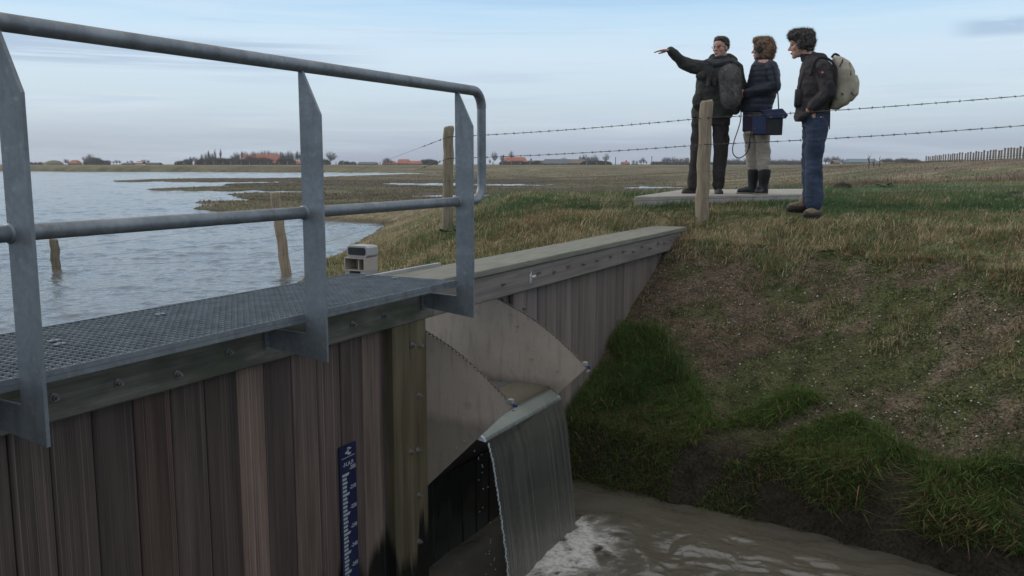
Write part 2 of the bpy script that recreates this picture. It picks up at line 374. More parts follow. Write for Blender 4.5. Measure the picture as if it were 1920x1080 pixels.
M['yoke'] = mat('dark_navy_yoke_cloth', (.009,.011,.020), (.016,.019,.032), 14, rough=.8, bump=.2)
M['brownj'] = mat('charcoal_brown_softshell', (.028,.023,.024), (.046,.039,.040), 12, rough=.85, bump=.3, dist=.004)
M['darkpanel'] = mat('near_black_softshell', (.012,.011,.014), (.022,.020,.024), 12, rough=.85, bump=.3, dist=.004)
M['darktrous'] = mat('dark_brown_trousers', (.022,.018,.018), (.040,.033,.031), 14, rough=.9, bump=.3, dist=.005)
M['beige'] = mat('beige_trousers', (.33,.285,.23), (.43,.375,.31), 9, rough=.9, bump=.35, dist=.006)
M['purple'] = mat('plum_pullover', (.03,.022,.045), (.045,.032,.06), 14, rough=.9, bump=.2)
M['jeans'] = mat('blue_jeans', (.019,.031,.064), (.050,.073,.128), 7, (1,1,.6), .85, bump=.4, dist=.006, lo=.4, hi=.72)
M['boot'] = mat('black_rubber_boot', (.010,.010,.011), (.022,.022,.024), 12, rough=.32, bump=.05)
M['sole'] = mat('pale_boot_sole', (.22,.19,.13), None, rough=.7, bump=0)
M['shoe'] = mat('brown_suede_shoe', (.17,.12,.075), (.27,.20,.135), 20, rough=.9, bump=.3)
M['darkshoe'] = mat('dark_leather_shoe', (.020,.016,.015), (.035,.028,.026), 20, rough=.6, bump=.2)
M['hair_dark'] = mat('dark_grey_hair', (.05,.038,.030), (.12,.092,.075), 30, (1,1,1), .7, bump=.7, dist=.01)
M['hair_curl'] = mat('grey_brown_curls', (.035,.030,.027), (.12,.105,.095), 30, (1,1,1), .7, bump=.8, dist=.012)
M['hair_red'] = mat('auburn_hair', (.12,.07,.042), (.30,.19,.12), 30, (1,1,1), .65, bump=.8, dist=.012)
M['pack'] = mat('cream_canvas', (.33,.295,.22), (.47,.42,.33), 8, rough=.9, bump=.3, dist=.006)
M['bagblue'] = mat('blue_nylon_bag_flap', (.012,.024,.075), (.018,.034,.10), 14, rough=.6, bump=.1)
M['fur'] = mat('grey_fake_fur', (.13,.12,.115), (.26,.245,.235), 14, rough=.95, bump=.8, dist=.02)
M['glass'] = mat('spectacle_rim', (.06,.055,.05), None, rough=.3, metal=.5, bump=0)
M['red'] = mat('red_print', (.45,.02,.03), None, rough=.6, bump=0)
M['white_print'] = mat('white_print', (.6,.6,.6), None, rough=.6, bump=0)
M['tree'] = mat('bare_twigs', (.060,.050,.047), (.095,.08,.076), 3, rough=.95, bump=0)
M['bark'] = mat('grey_bark', (.06,.05,.045), (.10,.09,.08), 3, rough=.95, bump=0)
M['bush'] = mat('bramble_twigs', (.060,.045,.045), (.10,.075,.075), 1, rough=.95, bump=0)
M['evergreen'] = mat('dull_green_leaves', (.035,.05,.035), (.06,.075,.05), 1, rough=.95, bump=0)
M['roof_red'] = mat('red_tile_roof', (.30,.085,.045), (.42,.13,.07), .8, rough=.8, bump=0)
M['roof_grey'] = mat('slate_grey_roof', (.075,.09,.105), (.11,.125,.14), .6, rough=.7, bump=0)
M['roof_brown'] = mat('brown_roof', (.13,.10,.08), (.18,.14,.115), .6, rough=.8, bump=0)
M['roof_blue'] = mat('blue_grey_sheet_roof', (.10,.16,.20), (.13,.19,.23), .6, rough=.6, bump=0)
M['brick'] = mat('dark_brick_wall', (.14,.07,.055), (.20,.10,.08), 1, rough=.9, bump=0)
M['white_wall'] = mat('white_plaster_wall', (.70,.70,.66), (.6,.6,.57), 1, rough=.9, bump=0)
M['dark_wall'] = mat('tarred_boards', (.03,.032,.035), (.05,.05,.055), 1, rough=.9, bump=0)
M['pane'] = mat('dark_window', (.03,.035,.04), None, rough=.2, bump=0)
M['soil'] = mat('crumbly_dark_soil', (.02,.016,.012), (.05,.04,.03), 20, rough=.95, bump=.6, dist=.02)
def attr_mat(name, trans=.25, rough=.8, bump=0):
    m = bpy.data.materials.new(name); m.use_nodes = True; t = m.node_tree; n = t.nodes; l = t.links; n.clear()
    o = n.new('ShaderNodeOutputMaterial'); a = n.new('ShaderNodeAttribute'); a.attribute_name = 'Col'
    d = n.new('ShaderNodeBsdfDiffuse'); l.new(a.outputs['Color'], d.inputs[0])
    tr = n.new('ShaderNodeBsdfTranslucent'); l.new(a.outputs['Color'], tr.inputs[0])
    mx = n.new('ShaderNodeMixShader'); mx.inputs[0].default_value = trans; l.new(d.outputs[0], mx.inputs[1]); l.new(tr.outputs[0], mx.inputs[2]); l.new(mx.outputs[0], o.inputs[0]); return m
M['grass'] = attr_mat('grass_blade', .38); M['stone'] = attr_mat('pebble', 0)
def ground_mat():
    m = bpy.data.materials.new('ground_turf_and_soil'); m.use_nodes = True; n = m.node_tree.nodes; l = m.node_tree.links; b = n['Principled BSDF']
    b.inputs['Roughness'].default_value = .95; b.inputs['Specular IOR Level'].default_value = .15
    a = n.new('ShaderNodeAttribute'); a.attribute_name = 'Col'; g = n.new('ShaderNodeNewGeometry'); P = g.outputs['Position']
    f = nnoise(n, l, P, 7, .3, .7, (1,1,1), 8, .62, 1.38); f2 = nnoise(n, l, P, 55, .3, .7, (1,1,1), 6, .45, 1.5); f3 = nnoise(n, l, P, .35, .3, .7, (1,1,1), 4, .85, 1.15)
    c = a.outputs['Color']
    for q in (f, f2, f3):
        s_ = n.new('ShaderNodeVectorMath'); s_.operation = 'SCALE'; l.new(c, s_.inputs[0]); l.new(q, s_.inputs['Scale']); c = s_.outputs[0]
    l.new(c, b.inputs['Base Color'])
    nz = n.new('ShaderNodeTexNoise'); nz.inputs['Scale'].default_value = 24; nz.inputs['Detail'].default_value = 8; l.new(P, nz.inputs[0])
    bp = n.new('ShaderNodeBump'); bp.inputs['Strength'].default_value = .8; bp.inputs['Distance'].default_value = .03; l.new(nz.outputs[0], bp.inputs['Height']); l.new(bp.outputs[0], b.inputs['Normal'])
    return m
M['ground'] = ground_mat()
def water_mat(name, c, rough, waves, bumpd, c2=None):
    m = bpy.data.materials.new(name); m.use_nodes = True; n = m.node_tree.nodes; l = m.node_tree.links; b = n['Principled BSDF']
    b.inputs['Roughness'].default_value = rough; b.inputs['Base Color'].default_value = (*c, 1); b.inputs['IOR'].default_value = 1.333
    g = n.new('ShaderNodeNewGeometry'); P = g.outputs['Position']; h = None
    for (sc_, st, wt, dist_) in waves:
        mp = n.new('ShaderNodeMapping'); mp.inputs['Scale'].default_value = st; mp.inputs['Rotation'].default_value = (0, 0, R(12)); l.new(P, mp.inputs[0])
        no = n.new('ShaderNodeTexNoise'); no.inputs['Scale'].default_value = sc_; no.inputs['Detail'].default_value = 4; no.inputs['Distortion'].default_value = dist_; l.new(mp.outputs[0], no.inputs[0])
        mu = n.new('ShaderNodeMath'); mu.operation = 'MULTIPLY'; mu.inputs[1].default_value = wt; l.new(no.outputs[0], mu.inputs[0])
        if h is None: h = mu.outputs[0]
        else:
            ad = n.new('ShaderNodeMath'); ad.operation = 'ADD'; l.new(h, ad.inputs[0]); l.new(mu.outputs[0], ad.inputs[1]); h = ad.outputs[0]
    bp = n.new('ShaderNodeBump'); bp.inputs['Strength'].default_value = 1; bp.inputs['Distance'].default_value = bumpd; l.new(h, bp.inputs['Height']); l.new(bp.outputs[0], b.inputs['Normal'])
    if c2: l.new(nmix(n, l, nnoise(n, l, P, 1.3, .4, .65, (1,1,1), 5), c, c2), b.inputs['Base Color'])
    return m
M['lake'] = water_mat('lake_water', (.11,.12,.125), .08, [(1., (9,8,1), .32, .8)], .06, (.13,.135,.13))
M['pool'] = water_mat('muddy_pool_water', (.118,.106,.084), .04, [(1., (14,12,1), .12, .6)], .05, (.124,.112,.089))

# ---------------------------------------------------------------- terrain
wp = lambda px, py: tuple(on_z(px, py, LAKE)[:2])
shore = [(600,503),(625,487),(660,462),(700,437),(735,420),(690,416),(640,413),(572,410),(520,404),(430,398),(380,394),(366,391),(375,388),(430,386),(485,384),(440,383),(385,382),(373,380),
 (385,378.5),(440,378),(500,376.5),(455,374),(432,368),(434,364),(470,362.5),(560,361.5),(640,361.5),(735,360),(640,358.5),(560,358),(470,357.7),(400,358.5),(330,357.5),(285,356),(277,355),
 (300,353.8),(360,352),(400,350.5),(450,349),(420,347),(440,344.5),(520,343),(600,341.5),(520,341),(400,341.5),(300,341.5),(225,341),(205,339.8),(240,338.5),(300,336.5),(380,335),(480,335),
 (560,334),(620,332),(700,329.5),(780,327.5),(853,326),(780,324.3),(600,323),(450,322.2),(300,321.6),(0,321),(-500,321)]
lake_poly = [tuple(WL(-70, 2.85)), tuple(WL(5.0, 2.85)), (-.9,6.9), (-1.9,8.2), (-2.45,10.3)]+[wp(*p) for p in shore]+[(-190, 60), (-150, -40)]
pud = [[(700,345),(730,343.5),(800,343.2),(860,344.2),(1065,346.5),(1000,349),(860,348.4),(760,347.8)], [(750,368),(800,366),(913,364),(1010,364.5),(1043,369.5),(960,371.8),(860,371.5),(800,370)],
       [(1140,353),(1200,350.5),(1290,351),(1285,353.5),(1180,354.5)], [(60,324.2),(64,324.0)]]
polys = [lake_poly]+[[wp(*p) for p in q] for q in pud[:3]]
def water_sd(x, y):
    best = np.full(x.shape, 1e9); inside = np.zeros(x.shape, bool)
    for poly in polys:
        n = len(poly); ins = np.zeros(x.shape, bool)
        for i in range(n):
            (ax, ay), (bx, by) = poly[i], poly[(i+1) % n]
            dx, dy = bx-ax, by-ay; t = np.clip(((x-ax)*dx+(y-ay)*dy)/(dx*dx+dy*dy+1e-9), 0, 1)
            best = np.minimum(best, np.hypot(x-ax-t*dx, y-ay-t*dy))
            if abs(dy) > 1e-9:
                c = ((ay > y) != (by > y)) & (x < dx*(y-ay)/dy+ax); ins ^= c
        inside |= ins
    return np.where(inside, -best, best)
def toe_s(p): pp = np.clip(p, 0, 4); return 5.78-.065*pp**2-.5*np.clip(p-4, 0, 60)*.5
def crest_s(p): pp = np.clip(p, 0, 3); return 8.42-.15*pp**2-.6*np.clip(p-3, 0, 60)*.5
def terrain(x, y):
    x = np.asarray(x, float); y = np.asarray(y, float)
    s, q = s_of(x, y), perp_of(x, y); p = Q0-q; r = np.hypot(x, y)
    d = water_sd(x, y); d = d+(fbm(x*.9, y*.9, seed=3)-.5)*np.clip(r*.02, .15, 1.4)
    field = -1.335+(fbm(x*.12, y*.12, seed=5)-.5)*.07+.10*sst(70, 140, r)
    far = sst(150, 166, y); field = field+(-.37-field)*far
    mound = -.45-.10*sst(10.2, 8.6, y-.15*x)+(fbm(x*.6, y*.6, seed=8)-.5)*.06
    wn = 1-sst(12.3, 27, y-.9*np.clip(x-1.5, 0, 30))
    wn = wn*sst(-9, -1.0, x+.0*y)
    ql = (x-35)*.94-(y-48)*.34                      # to the right of the distant fence line
    ridge = sst(-34, -2, ql)*sst(6, 30, x)
    T = field+(mound-field)*wn
    T = np.maximum(T, field+(.38+.35*sst(60, 160, r)*0-field)*ridge*sst(8, 70, r))
    land = np.where(d > 0, np.minimum(T, LAKE+.02+.34*d), LAKE+np.maximum(.2*d, -.7))
    land = land+(fbm(x*3, y*3, seed=11)-.5)*.05*(r < 22)*(d > .1)
    tuck = (q > Q0-.1) & (s < 9.25); land = np.where(tuck, np.minimum(land, -.665+.4*sst(Q0+.26, Q0+1.3, q)+.4*sst(8.75, 9.25, s)), land)
    # ditch side of the wall
    ts, cs = toe_s(p), crest_s(p); wob = (fbm(x*2.2, y*2.2, seed=21)-.5)
    tsw = ts+wob*.16*sst(0, .4, p)
    u = np.clip((s-ts)/(cs-ts), 0, 2)
    slope = -1.97+u*(1.97-.76)+.10*np.sin(u*3.1)*0
    foot = sst(-.04, .16, s-tsw)
    mudw = sst(1.5, 3.2, p)*.35
    foot = np.where(mudw > 0, foot*(1-mudw)+mudw*sst(-.05, .7, s-tsw), foot)
    dz = POOL-.05-np.clip(tsw-s, 0, 1.2)*.5
    bank = dz+(slope-dz)*foot
    bank = np.where(s > cs, -.76+(land+.76)*sst(0, .9, s-cs), bank)
    bank = bank+(fbm(x*4, y*4, seed=31)-.5)*.09*sst(0, .3, s-ts)*(s < cs+1)
    nb = -1.55+(POOL-.6+1.55)*sst(.4, 2.6, s+.0*p)      # the bank the photographer stands on
    bank = np.where(s < 3.2, np.maximum(nb, np.minimum(bank, 0)*0-2.9), bank)
    ditch = sst(-.12, .0, -(q-Q0)-0.0)                 # 1 on the ditch side
    ditch = sst(Q0+.16, Q0+.09, q)*np.where(s < 9.5, 1, 0)+np.where(s >= 9.5, 0, 0)
    z_ = land*(1-ditch)+bank*ditch
    z_ = np.where((s >= 9.5), land, z_)
    behind = sst(3.6, 1.5, s)*(q > Q0)                 # lake bed behind the wall
    # ground tucks against the back of the coping
    return z_
az = np.concatenate([np.linspace(-180, -40, 36)[:-1], np.linspace(-40, 40, 801), np.linspace(40, 180, 36)[1:]])*math.pi/180
rr = np.concatenate([np.linspace(.6, 3, 12)[:-1], np.arange(3, 13, .07), 13*np.exp(np.linspace(0, math.log(200/13), 260))[1:], 200*np.exp(np.linspace(0, math.log(6000/200), 30))[1:]])
A, RR = np.meshgrid(az, rr); GX, GY = RR*np.sin(A), RR*np.cos(A)
GZ = terrain(GX, GY)
def ground_colour(x, y, z):
    s, q = s_of(x, y), perp_of(x, y); p = Q0-q; r = np.hypot(x, y)
    n1 = fbm(x*.5, y*.5, seed=41); n2 = fbm(x*2, y*2, seed=42); n3 = fbm(x*.07, y*.15, seed=43); n4 = fbm(x*.22, y*.5, seed=44)
    c = np.zeros(x.shape+(3,))
    tan = np.array([.25,.205,.125]); olive = np.array([.135,.142,.075]); green = np.array([.095,.130,.070]); brown = np.array([.165,.130,.098])
    k = sst(.4, .62, n1)[..., None]; c = tan*k+olive*(1-k)
    k = (sst(14, 26, r)*sst(.38, .6, n3))[..., None]; c = c*(1-k)+brown*k
    k = (sst(8.9, 10, y-.05*x)*sst(30, 15, y)*sst(.2, .4, n1+.15)*sst(-1.5, 1, x))[..., None]; c = c*(1-k)+green*k
    k = sst(100, 200, r)[..., None]*.7; c = c*(1-k)+np.array([.165,.155,.09])*k
    c = c*(1+(sst(18, 30, r)*(n4-.5)*.9)[..., None])
    # damp dark rim by the water
    k = sst(.10, .02, z-LAKE)[..., None]*.7; c = c*(1-k)+np.array([.06,.052,.038])*k
    # gravelly bank of the ditch
    b = (sst(Q0+.2, Q0+.12, q)*(s < 9.5)*sst(.22, -.02, s-crest_s(p)-(fbm(x*1.3, y*1.3, seed=93)-.5)*1.1))[..., None]
    soil = np.array([.108,.082,.057]); moss = np.array([.062,.076,.026]); clay = np.array([.130,.104,.070])
    mk = sst(.44, .58, fbm(x*3.1, y*3.1, seed=51)+.06*np.clip(p-1, -1, 2))[..., None]*.8; ck = sst(.50, .70, fbm(x*.9+4, y*.9, seed=52))[..., None]*.55
    bc = soil*(1-ck)+clay*ck; bc = bc*(1-mk)+moss*mk
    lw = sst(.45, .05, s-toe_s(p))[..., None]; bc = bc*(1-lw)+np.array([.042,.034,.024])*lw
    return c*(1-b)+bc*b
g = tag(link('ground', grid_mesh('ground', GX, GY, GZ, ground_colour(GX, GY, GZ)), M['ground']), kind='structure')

# lake: one sheet behind the wall line, open to the fields; a second sheet for the pool in the ditch
M['pool'].node_tree.nodes['Principled BSDF'].inputs['IOR'].default_value = 1.6
def sheet(name, pts, z_, m):
    me = bpy.data.meshes.new(name); me.from_pydata([(p[0], p[1], z_) for p in pts], [], [tuple(range(len(pts)))]); me.update(); return tag(link(name, me, m), kind='structure')
def ripple_mesh(name, az0, az1, na, r0, r1, nr, hf, m_, keep, zb):
    A2, R2 = np.meshgrid(np.linspace(az0, az1, na), r0*(r1/r0)**np.linspace(0, 1, nr)); X, Y = R2*np.sin(A2), R2*np.cos(A2); Z = zb+hf(X, Y, R2)
    me = grid_mesh(name, X, Y, Z); return me
def lake_h(x, y, r):
    k = 1/(1+r/55); d = fbm(x*2.4*k+.6*fbm(x*.7, y*.7, seed=131), y*3.0*k, seed=121, octv=3); e = fbm(x*7*k, y*9*k, seed=122, octv=2); f_ = fbm(x*.25, y*.25, seed=123, octv=2)
    return ((d-.5)*.075+(e-.5)*.028)/k**.6*(.45+.9*f_)-.012
me = ripple_mesh('lake_water', R(-33), R(24), 760, 5.5, 172, 1050, lake_h, None, None, LAKE)
import bmesh
co = np.empty(len(me.vertices)*3, np.float32); me.vertices.foreach_get('co', co); co = co.reshape(-1, 3); S_, Q_ = s_of(co[:, 0], co[:, 1]), perp_of(co[:, 0], co[:, 1])
bad = (Q_ < 2.82) | ((S_ > 3.0) & (Q_ < 3.0)) | ((co[:, 0] > 6) & (co[:, 1] < 30)); bm = bmesh.new(); bm.from_mesh(me); bm.verts.ensure_lookup_table()
bmesh.ops.delete(bm, geom=[bm.verts[int(i)] for i in np.nonzero(bad)[0]], context='VERTS'); bm.to_mesh(me); bm.free()
tag(link('lake_water', me, M['lake']), kind='structure')
sheet('lake_water', [tuple(WL(-90, 2.80)), tuple(WL(3.972, 2.80)), tuple(WL(3.972, 2.32)), tuple(WL(4.948, 2.32)), tuple(WL(4.948, 2.80)), tuple(WL(8.6, 2.80)), tuple(WL(8.6, -40)), (400, 60), (400, 330), (-420, 330), (-420, -60)], LAKE-.014, M['lake'])
gs, gp = np.meshgrid(np.arange(1.6, 6.3, .016), np.arange(-.04, 5.2, .016)); PX, PY = gs*UX-(Q0-gp)*UY, gs*UY+(Q0-gp)*UX
rd = np.hypot((gs-4.45)*.9, gp-.55); wob_ = fbm(gs*1.3, gp*1.3, seed=141)
ph_ = rd*17+wob_*9; PZ = POOL+.010*np.sin(ph_)*np.exp(-rd*.42)*sst(.2, .6, rd)*(.35+1.1*fbm(gs*2.2, gp*2.2, seed=142))+(fbm(gs*9.5+wob_*4, gp*2.6+wob_*3, seed=143)-.5)*.026*(.25+1.4*sst(.3, 2.2, gp))+(fbm(gs*1.9, gp*3.3, seed=144)-.5)*.026
tag(link('pool_water', grid_mesh('pool_water', PX, PY, PZ), M['pool']), kind='structure')
sheet('pool_water', [tuple(WL(-3, 2.70)), tuple(WL(6.4, 2.70)), tuple(WL(6.4, -3)), tuple(WL(4.6, -9)), tuple(WL(0, -9)), tuple(WL(-3, -4))], POOL-.03, M['pool'])

# ---------------------------------------------------------------- the weir wall (local frame: x along the wall, y away from the ditch)
O = (4.0, Q0, -1.5)
def wroot(name, o, **kw):
    xy = WL(o[0], o[1]); return empty(name, (xy[0], xy[1], o[2]), RZ, **kw)
def chbox(mb, a, b, ch=.006, axis=2):
    """box with chamfered long edges along axis"""
    i, j = [k for k in range(3) if k != axis]
    x0, x1, y0, y1 = a[i], b[i], a[j], b[j]; c = ch
    pts = [(x0+c,y0),(x1-c,y0),(x1,y0+c),(x1,y1-c),(x1-c,y1),(x0+c,y1),(x0,y1-c),(x0,y0+c)]
    mb.prism(pts, axis, a[axis], b[axis]); return mb
S1, S2 = 3.962, 4.950
wall = wroot('timber_wall', O, label='dark timber plank retaining wall of the weir, topped by a pale board, running up into the bank', cat='retaining wall')
# planks of the near stretch, cut at the joints seen in the photograph
edges_px = [-60, 10, 88.6, 171, 250, 321, 386, 445.6, 498, 550, 597, 640, 680.6, 716, 738]
es = [on_q(px, 760, Q0)[0] for px in edges_px]
es = [es[0]-.16*k for k in range(9, 0, -1)]+es
tints = {0: (.8,.8,.85), 5: (.95,.8,.75), 7: (.85,.8,.8), 8: (2.2,2.05,1.95), 9: (.85,.8,.85), 10: (1.6,1.6,1.6), 11: (1.25,1.2,1.2), 12: (1.15,1.1,1.15), 13: (1.75,1.75,1.72), 14: (1.0,.95,1.05)}
for i in range(len(es)-1):
    mb = MB(); dq = random.uniform(0, .006)
    chbox(mb, (es[i]+.002, Q0+dq, -3.0), (es[i+1]-.002, Q0+.06, -.66), .004)
    o = mb.build('plank', M['plank'], wall, O); k = i-8
    t = tints.get(k, (1,)*3) if k in tints else (random.uniform(.75, 1.15),)*3
    o.color = (*[v*.95 for v in t], 1)
pe = [on_q(px, 760, Q0-.05)[0] for px in (738, 769, 800)]
for a, b, c in ((pe[0]+.002, pe[1]-.002, (.95,.9,.8)), (pe[1]+.002, pe[2], (1.1,1.05,.95))):
    mb = MB(); chbox(mb, (a, Q0-.055, -3.0), (b, Q0+.06, -.824), .008); o = mb.build('corner_post', M['post_wood'], wall, O); o.color = (*c, 1)
# far stretch
s_ = S2+.03; i = 0
while s_ < 9.3:
    w_ = random.choice((.13, .15, .16, .17)); mb = MB(); dq = random.uniform(0, .010)
    chbox(mb, (s_+.003, Q0+dq, -2.9), (s_+w_-.003, Q0+.06, -.66), .007)
    o = mb.build('plank', M['plank_grey'], wall, O); v = random.uniform(.72, 1.15); o.color = (v, v*random.uniform(.95, 1.0), v*random.uniform(.93, 1.0), 1)
    s_ += w_; i += 1
a = on_q(963, 560, Q0-.03)[0]; b = on_q(986, 560, Q0-.03)[0]
mb = MB(); chbox(mb, (a, Q0-.035, -2.9), (b, Q0-.001, -.79), .006); o = mb.build('cover_board', M['plank_grey'], wall, O); o.color = (.95,.92,.9,1)
# wales (horizontal beams)
jn = on_q(1160, 470, 2.58)[0]; end = on_q(1283, 430, 2.58)[0]
for nm, a, b, m_ in (('wale_beam', -1.2, 4.02, 'wale_old'), ('wale_beam', 4.024, jn-.003, 'wale_new'), ('wale_beam', jn+.003, end-.10, 'wale_new')):
    mb = MB(); chbox(mb, (a, 2.585, -.822), (b, Q0-.002, -.664), .006, 0); mb.build(nm, M[m_], wall, O)
# coping board in two lengths
jc = on_q(1100, 470, 2.57)[0]
for a, b in ((3.55, jc), (jc+.002, end+.05)):
    mb = MB(); chbox(mb, (a, 2.568, -.660), (b, 2.925, -.622), .004, 0); mb.build('coping_board', M['coping'], wall, O)
mb = MB(); mb.box((on_q(728, 515, 2.94)[0]-.3, 2.926, -.66), (on_q(823, 498, 2.94)[0], 2.95, -.605)); mb.build('edge_strip', M['inox_light'], wall, O)
for px, py in [(100,745),(221,718),(332,702),(428,660),(660,608),(719,592),(942,532),(1008,511),(1038,509),(1064,499),(1093,495),(1118,488),(1143,481),(1167,471),(1186,471),(1202,462),(1217,465),(1233,456),(1245,455),(1258,449)]:
    mb = MB(); mb.bolt(on_q(px, py, 2.585), r=.0115, h=.018); mb.build('bolt', M['bolt'], wall, O, ang=40)
for px, py, q in [(772,648,2.595),(787,648,2.595),(785,741,2.595),(770,847,2.595),(783,843,2.595),(785,928,2.595),(785,1015,2.595),(982,577,2.615)]:
    mb = MB(); mb.bolt(on_q(px, py, q), r=.012); mb.build('bolt', M['bolt'], wall, O, ang=40)
# splash of white paint on the beam
c0 = on_q(995, 520, 2.583); mb = MB(); pts = []
for k in range(22):
    an = 2*math.pi*k/22; r_ = .022*(1+.55*math.sin(k*2.7)+.3*math.sin(k*5.1)); pts.append((c0[0]+r_*math.cos(an)*.8, c0[2]+r_*1.5*math.sin(an)))
mb.prism(pts, 1, 2.581, 2.584); mb.tube([(c0[0], 2.579, c0[2]), (c0[0]+.05, 2.575, c0[2]+.004)], .009, 6); mb.build('paint_splash', M['white'], wall, O)
# sill planks below the gate opening, wet black wood with the recess shade put into the tint
for k in range(6):
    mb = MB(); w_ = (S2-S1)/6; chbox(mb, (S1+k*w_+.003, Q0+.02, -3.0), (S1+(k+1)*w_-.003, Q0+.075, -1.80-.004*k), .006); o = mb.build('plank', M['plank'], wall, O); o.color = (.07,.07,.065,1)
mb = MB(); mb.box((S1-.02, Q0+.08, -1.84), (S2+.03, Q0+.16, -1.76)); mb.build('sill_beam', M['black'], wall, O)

# ---------------------------------------------------------------- tilting steel weir gate with its two side plates
gate = wroot('weir_gate', (S1, Q0, -1.8), label='stainless steel tilting weir gate with two curved side plates above the ditch', cat='sluice gate'); OG = (S1, Q0, -1.8)
def arc_pts(n=18):
    P = [(-.75,-.80), (-.25,-.812), (-.04,-.862), (.055,-.902), (.235,-.988), (.42,-1.112), (.579,-1.243)]; o_ = []
    for i in range(len(P)-1):
        p0 = P[max(i-1, 0)]; p1, p2 = P[i], P[i+1]; p3 = P[min(i+2, len(P)-1)]
        for k in range(6):
            t = k/6; o_.append(tuple(.5*(2*p1[j]+(p2[j]-p0[j])*t+(2*p0[j]-5*p1[j]+4*p2[j]-p3[j])*t*t+(3*p1[j]-p0[j]-3*p2[j]+p3[j])*t**3) for j in (0, 1)))
    return o_+[P[-1]]
for S in (S1, S2):
    mb = MB(); arc = arc_pts(); pts = [(Q0-p, z_) for p, z_ in arc]+[(Q0-.56, -1.262), (Q0-.045, -1.768), (Q0+.75, -1.80)]
    a, b = (S, S+.008) if S == S1 else (S, S+.008)
    mb.prism(pts[::-1], 0, a, b); mb.build('side_plate', M['inox'], gate, OG)
    # rope-like seal chain on the curved edge
    mb = MB(); arcd = np.array([(Q0-p, z_) for p, z_ in arc if p > -.12]); seg = np.hypot(*np.diff(arcd, axis=0).T); Lc = seg.sum(); cum = np.concatenate([[0], np.cumsum(seg)]); n = int(Lc/.013)
    for k in range(n):
        t = (k+.5)*Lc/n; y = np.interp(t, cum, arcd[:, 0]); z_ = np.interp(t, cum, arcd[:, 1]); y2 = np.interp(t+.01, cum, arcd[:, 0]); z2 = np.interp(t+.01, cum, arcd[:, 1])
        an = math.atan2(z2-z_, y2-y) if t+.01 < Lc else -2.4
        mb.ell((S+.004+(.003 if k % 2 else -.003), y, z_+.007), (.007, .008, .0045), Matrix.Rotation(an+(.5 if k % 2 else -.3), 3, 'X'), 8, 5)
    mb.build('seal_chain', M['rust'], gate, OG, smooth=True)
    mb = MB(); mb.box((S-.010, Q0-.583, -1.228), (S+.018, Q0-.556, -1.208)); mb.build('clamp_block', M['inox_light'], gate, OG)
    mb = MB(); mb.box((S-.004, Q0-.602, -1.246), (S+.016, Q0-.585, -1.232)); mb.build('clamp_cap', M['blue_plastic'], gate, OG)
    mb = MB(); mb.tube([(S-.010, Q0-.590, -1.262), (S+.016, Q0-.590, -1.262)], .006, 8); mb.build('clamp_pin', M['inox_light'], gate, OG)
# the flap: wet plate from the hinge, recess shade put into its black, ending in the pale spilling lip
mb = MB(); mb.prism([(Q0+.15,-1.80),(Q0-.04,-1.762),(Q0-.37,-1.445),(Q0-.34,-1.425),(Q0-.16,-1.52),(Q0+.15,-1.74)], 0, S1+.010, S2-.002); mb.build('flap', M['wet_shaded_black'], gate, OG)
mb = MB(); mb.prism([(Q0-.371,-1.458),(Q0-.412,-1.464),(Q0-.402,-1.444),(Q0-.33,-1.402),(Q0-.29,-1.398),(Q0-.30,-1.408),(Q0-.345,-1.424)], 0, S1+.010, S2-.002); mb.build('spill_lip', M['lip'], gate, OG)
for px, py, q in [(945,862,0),]: pass
for p_, z_ in ((.10,-1.02), (.20,-1.22), (.38,-1.28), (.32,-1.38), (.05,-.95)):
    mb = MB(); mb.bolt((S2-.0005, Q0-p_, z_), (-1,0,0), .007, .006); mb.build('bolt', M['inox'], gate, OG)
for k in range(4):
    mb = MB(); mb.bolt((S1-.0005, Q0-.24-k*.05, -1.52+k*.045), (-1,0,0), .006, .005); mb.build('bolt', M['inox'], gate, OG)
mb = MB(); mb.box((S1-.012, Q0+.02, -1.80), (S2+.02, Q0+.05, -1.765)); mb.build('hinge_bar', M['black'], gate, OG)

# ---------------------------------------------------------------- water spilling over the lip
def sheet_of_water():
    prof = [(.10,-1.3775),(.26,-1.381),(.335,-1.391),(.367,-1.408),(.392,-1.430),(.408,-1.442),(.4145,-1.450),(.419,-1.470),(.432,-1.510),(.452,-1.57),(.470,-1.68),(.488,-1.81),(.505,-1.94),(.522,-2.08),(.536,-2.20),(.549,-2.33)]
    pr = np.array(prof); t = np.concatenate([[0], np.cumsum(np.hypot(*np.diff(pr, axis=0).T))]); tt = np.linspace(0, t[-1], 90); P = np.interp(tt, t, pr[:, 0]); Z = np.interp(tt, t, pr[:, 1])
    sN = 150; u = np.linspace(0, 1, sN); V = []; f = []
    fall = sst(-1.43, -2.3, Z)
    for side in (0, 1):
        for i in range(len(tt)):
            edge_l = .004*fall[i]*math.sin(i*.9)+.004*fall[i]*math.sin(i*2.1+1)
            s0 = S1+.022+.015*fall[i]+edge_l*.7; s1 = S2-.006-.05*fall[i]+edge_l*.3
            ss = s0+(s1-s0)*u
            rip = (fbm(u*46, np.full(sN, Z[i]*.9), seed=61)-.5)*.007*fall[i]**.5
            q_ = Q0-P[i]-rip*.8+(.004 if side else -.0)
            zz = Z[i]-(.003 if side else 0)+rip*.2
            for a in range(sN): V.append((ss[a], q_[a], zz if np.isscalar(zz) else zz[a]))
    n = len(tt)
    for side in (0, 1):
        for i in range(n-1):
            for a in range(sN-1):
                q = [side*n*sN+i*sN+a, side*n*sN+i*sN+a+1, side*n*sN+(i+1)*sN+a+1, side*n*sN+(i+1)*sN+a]; f.append(tuple(q if side else q[::-1]))
    mb = MB(); mb.v = V; mb.f = f; return mb
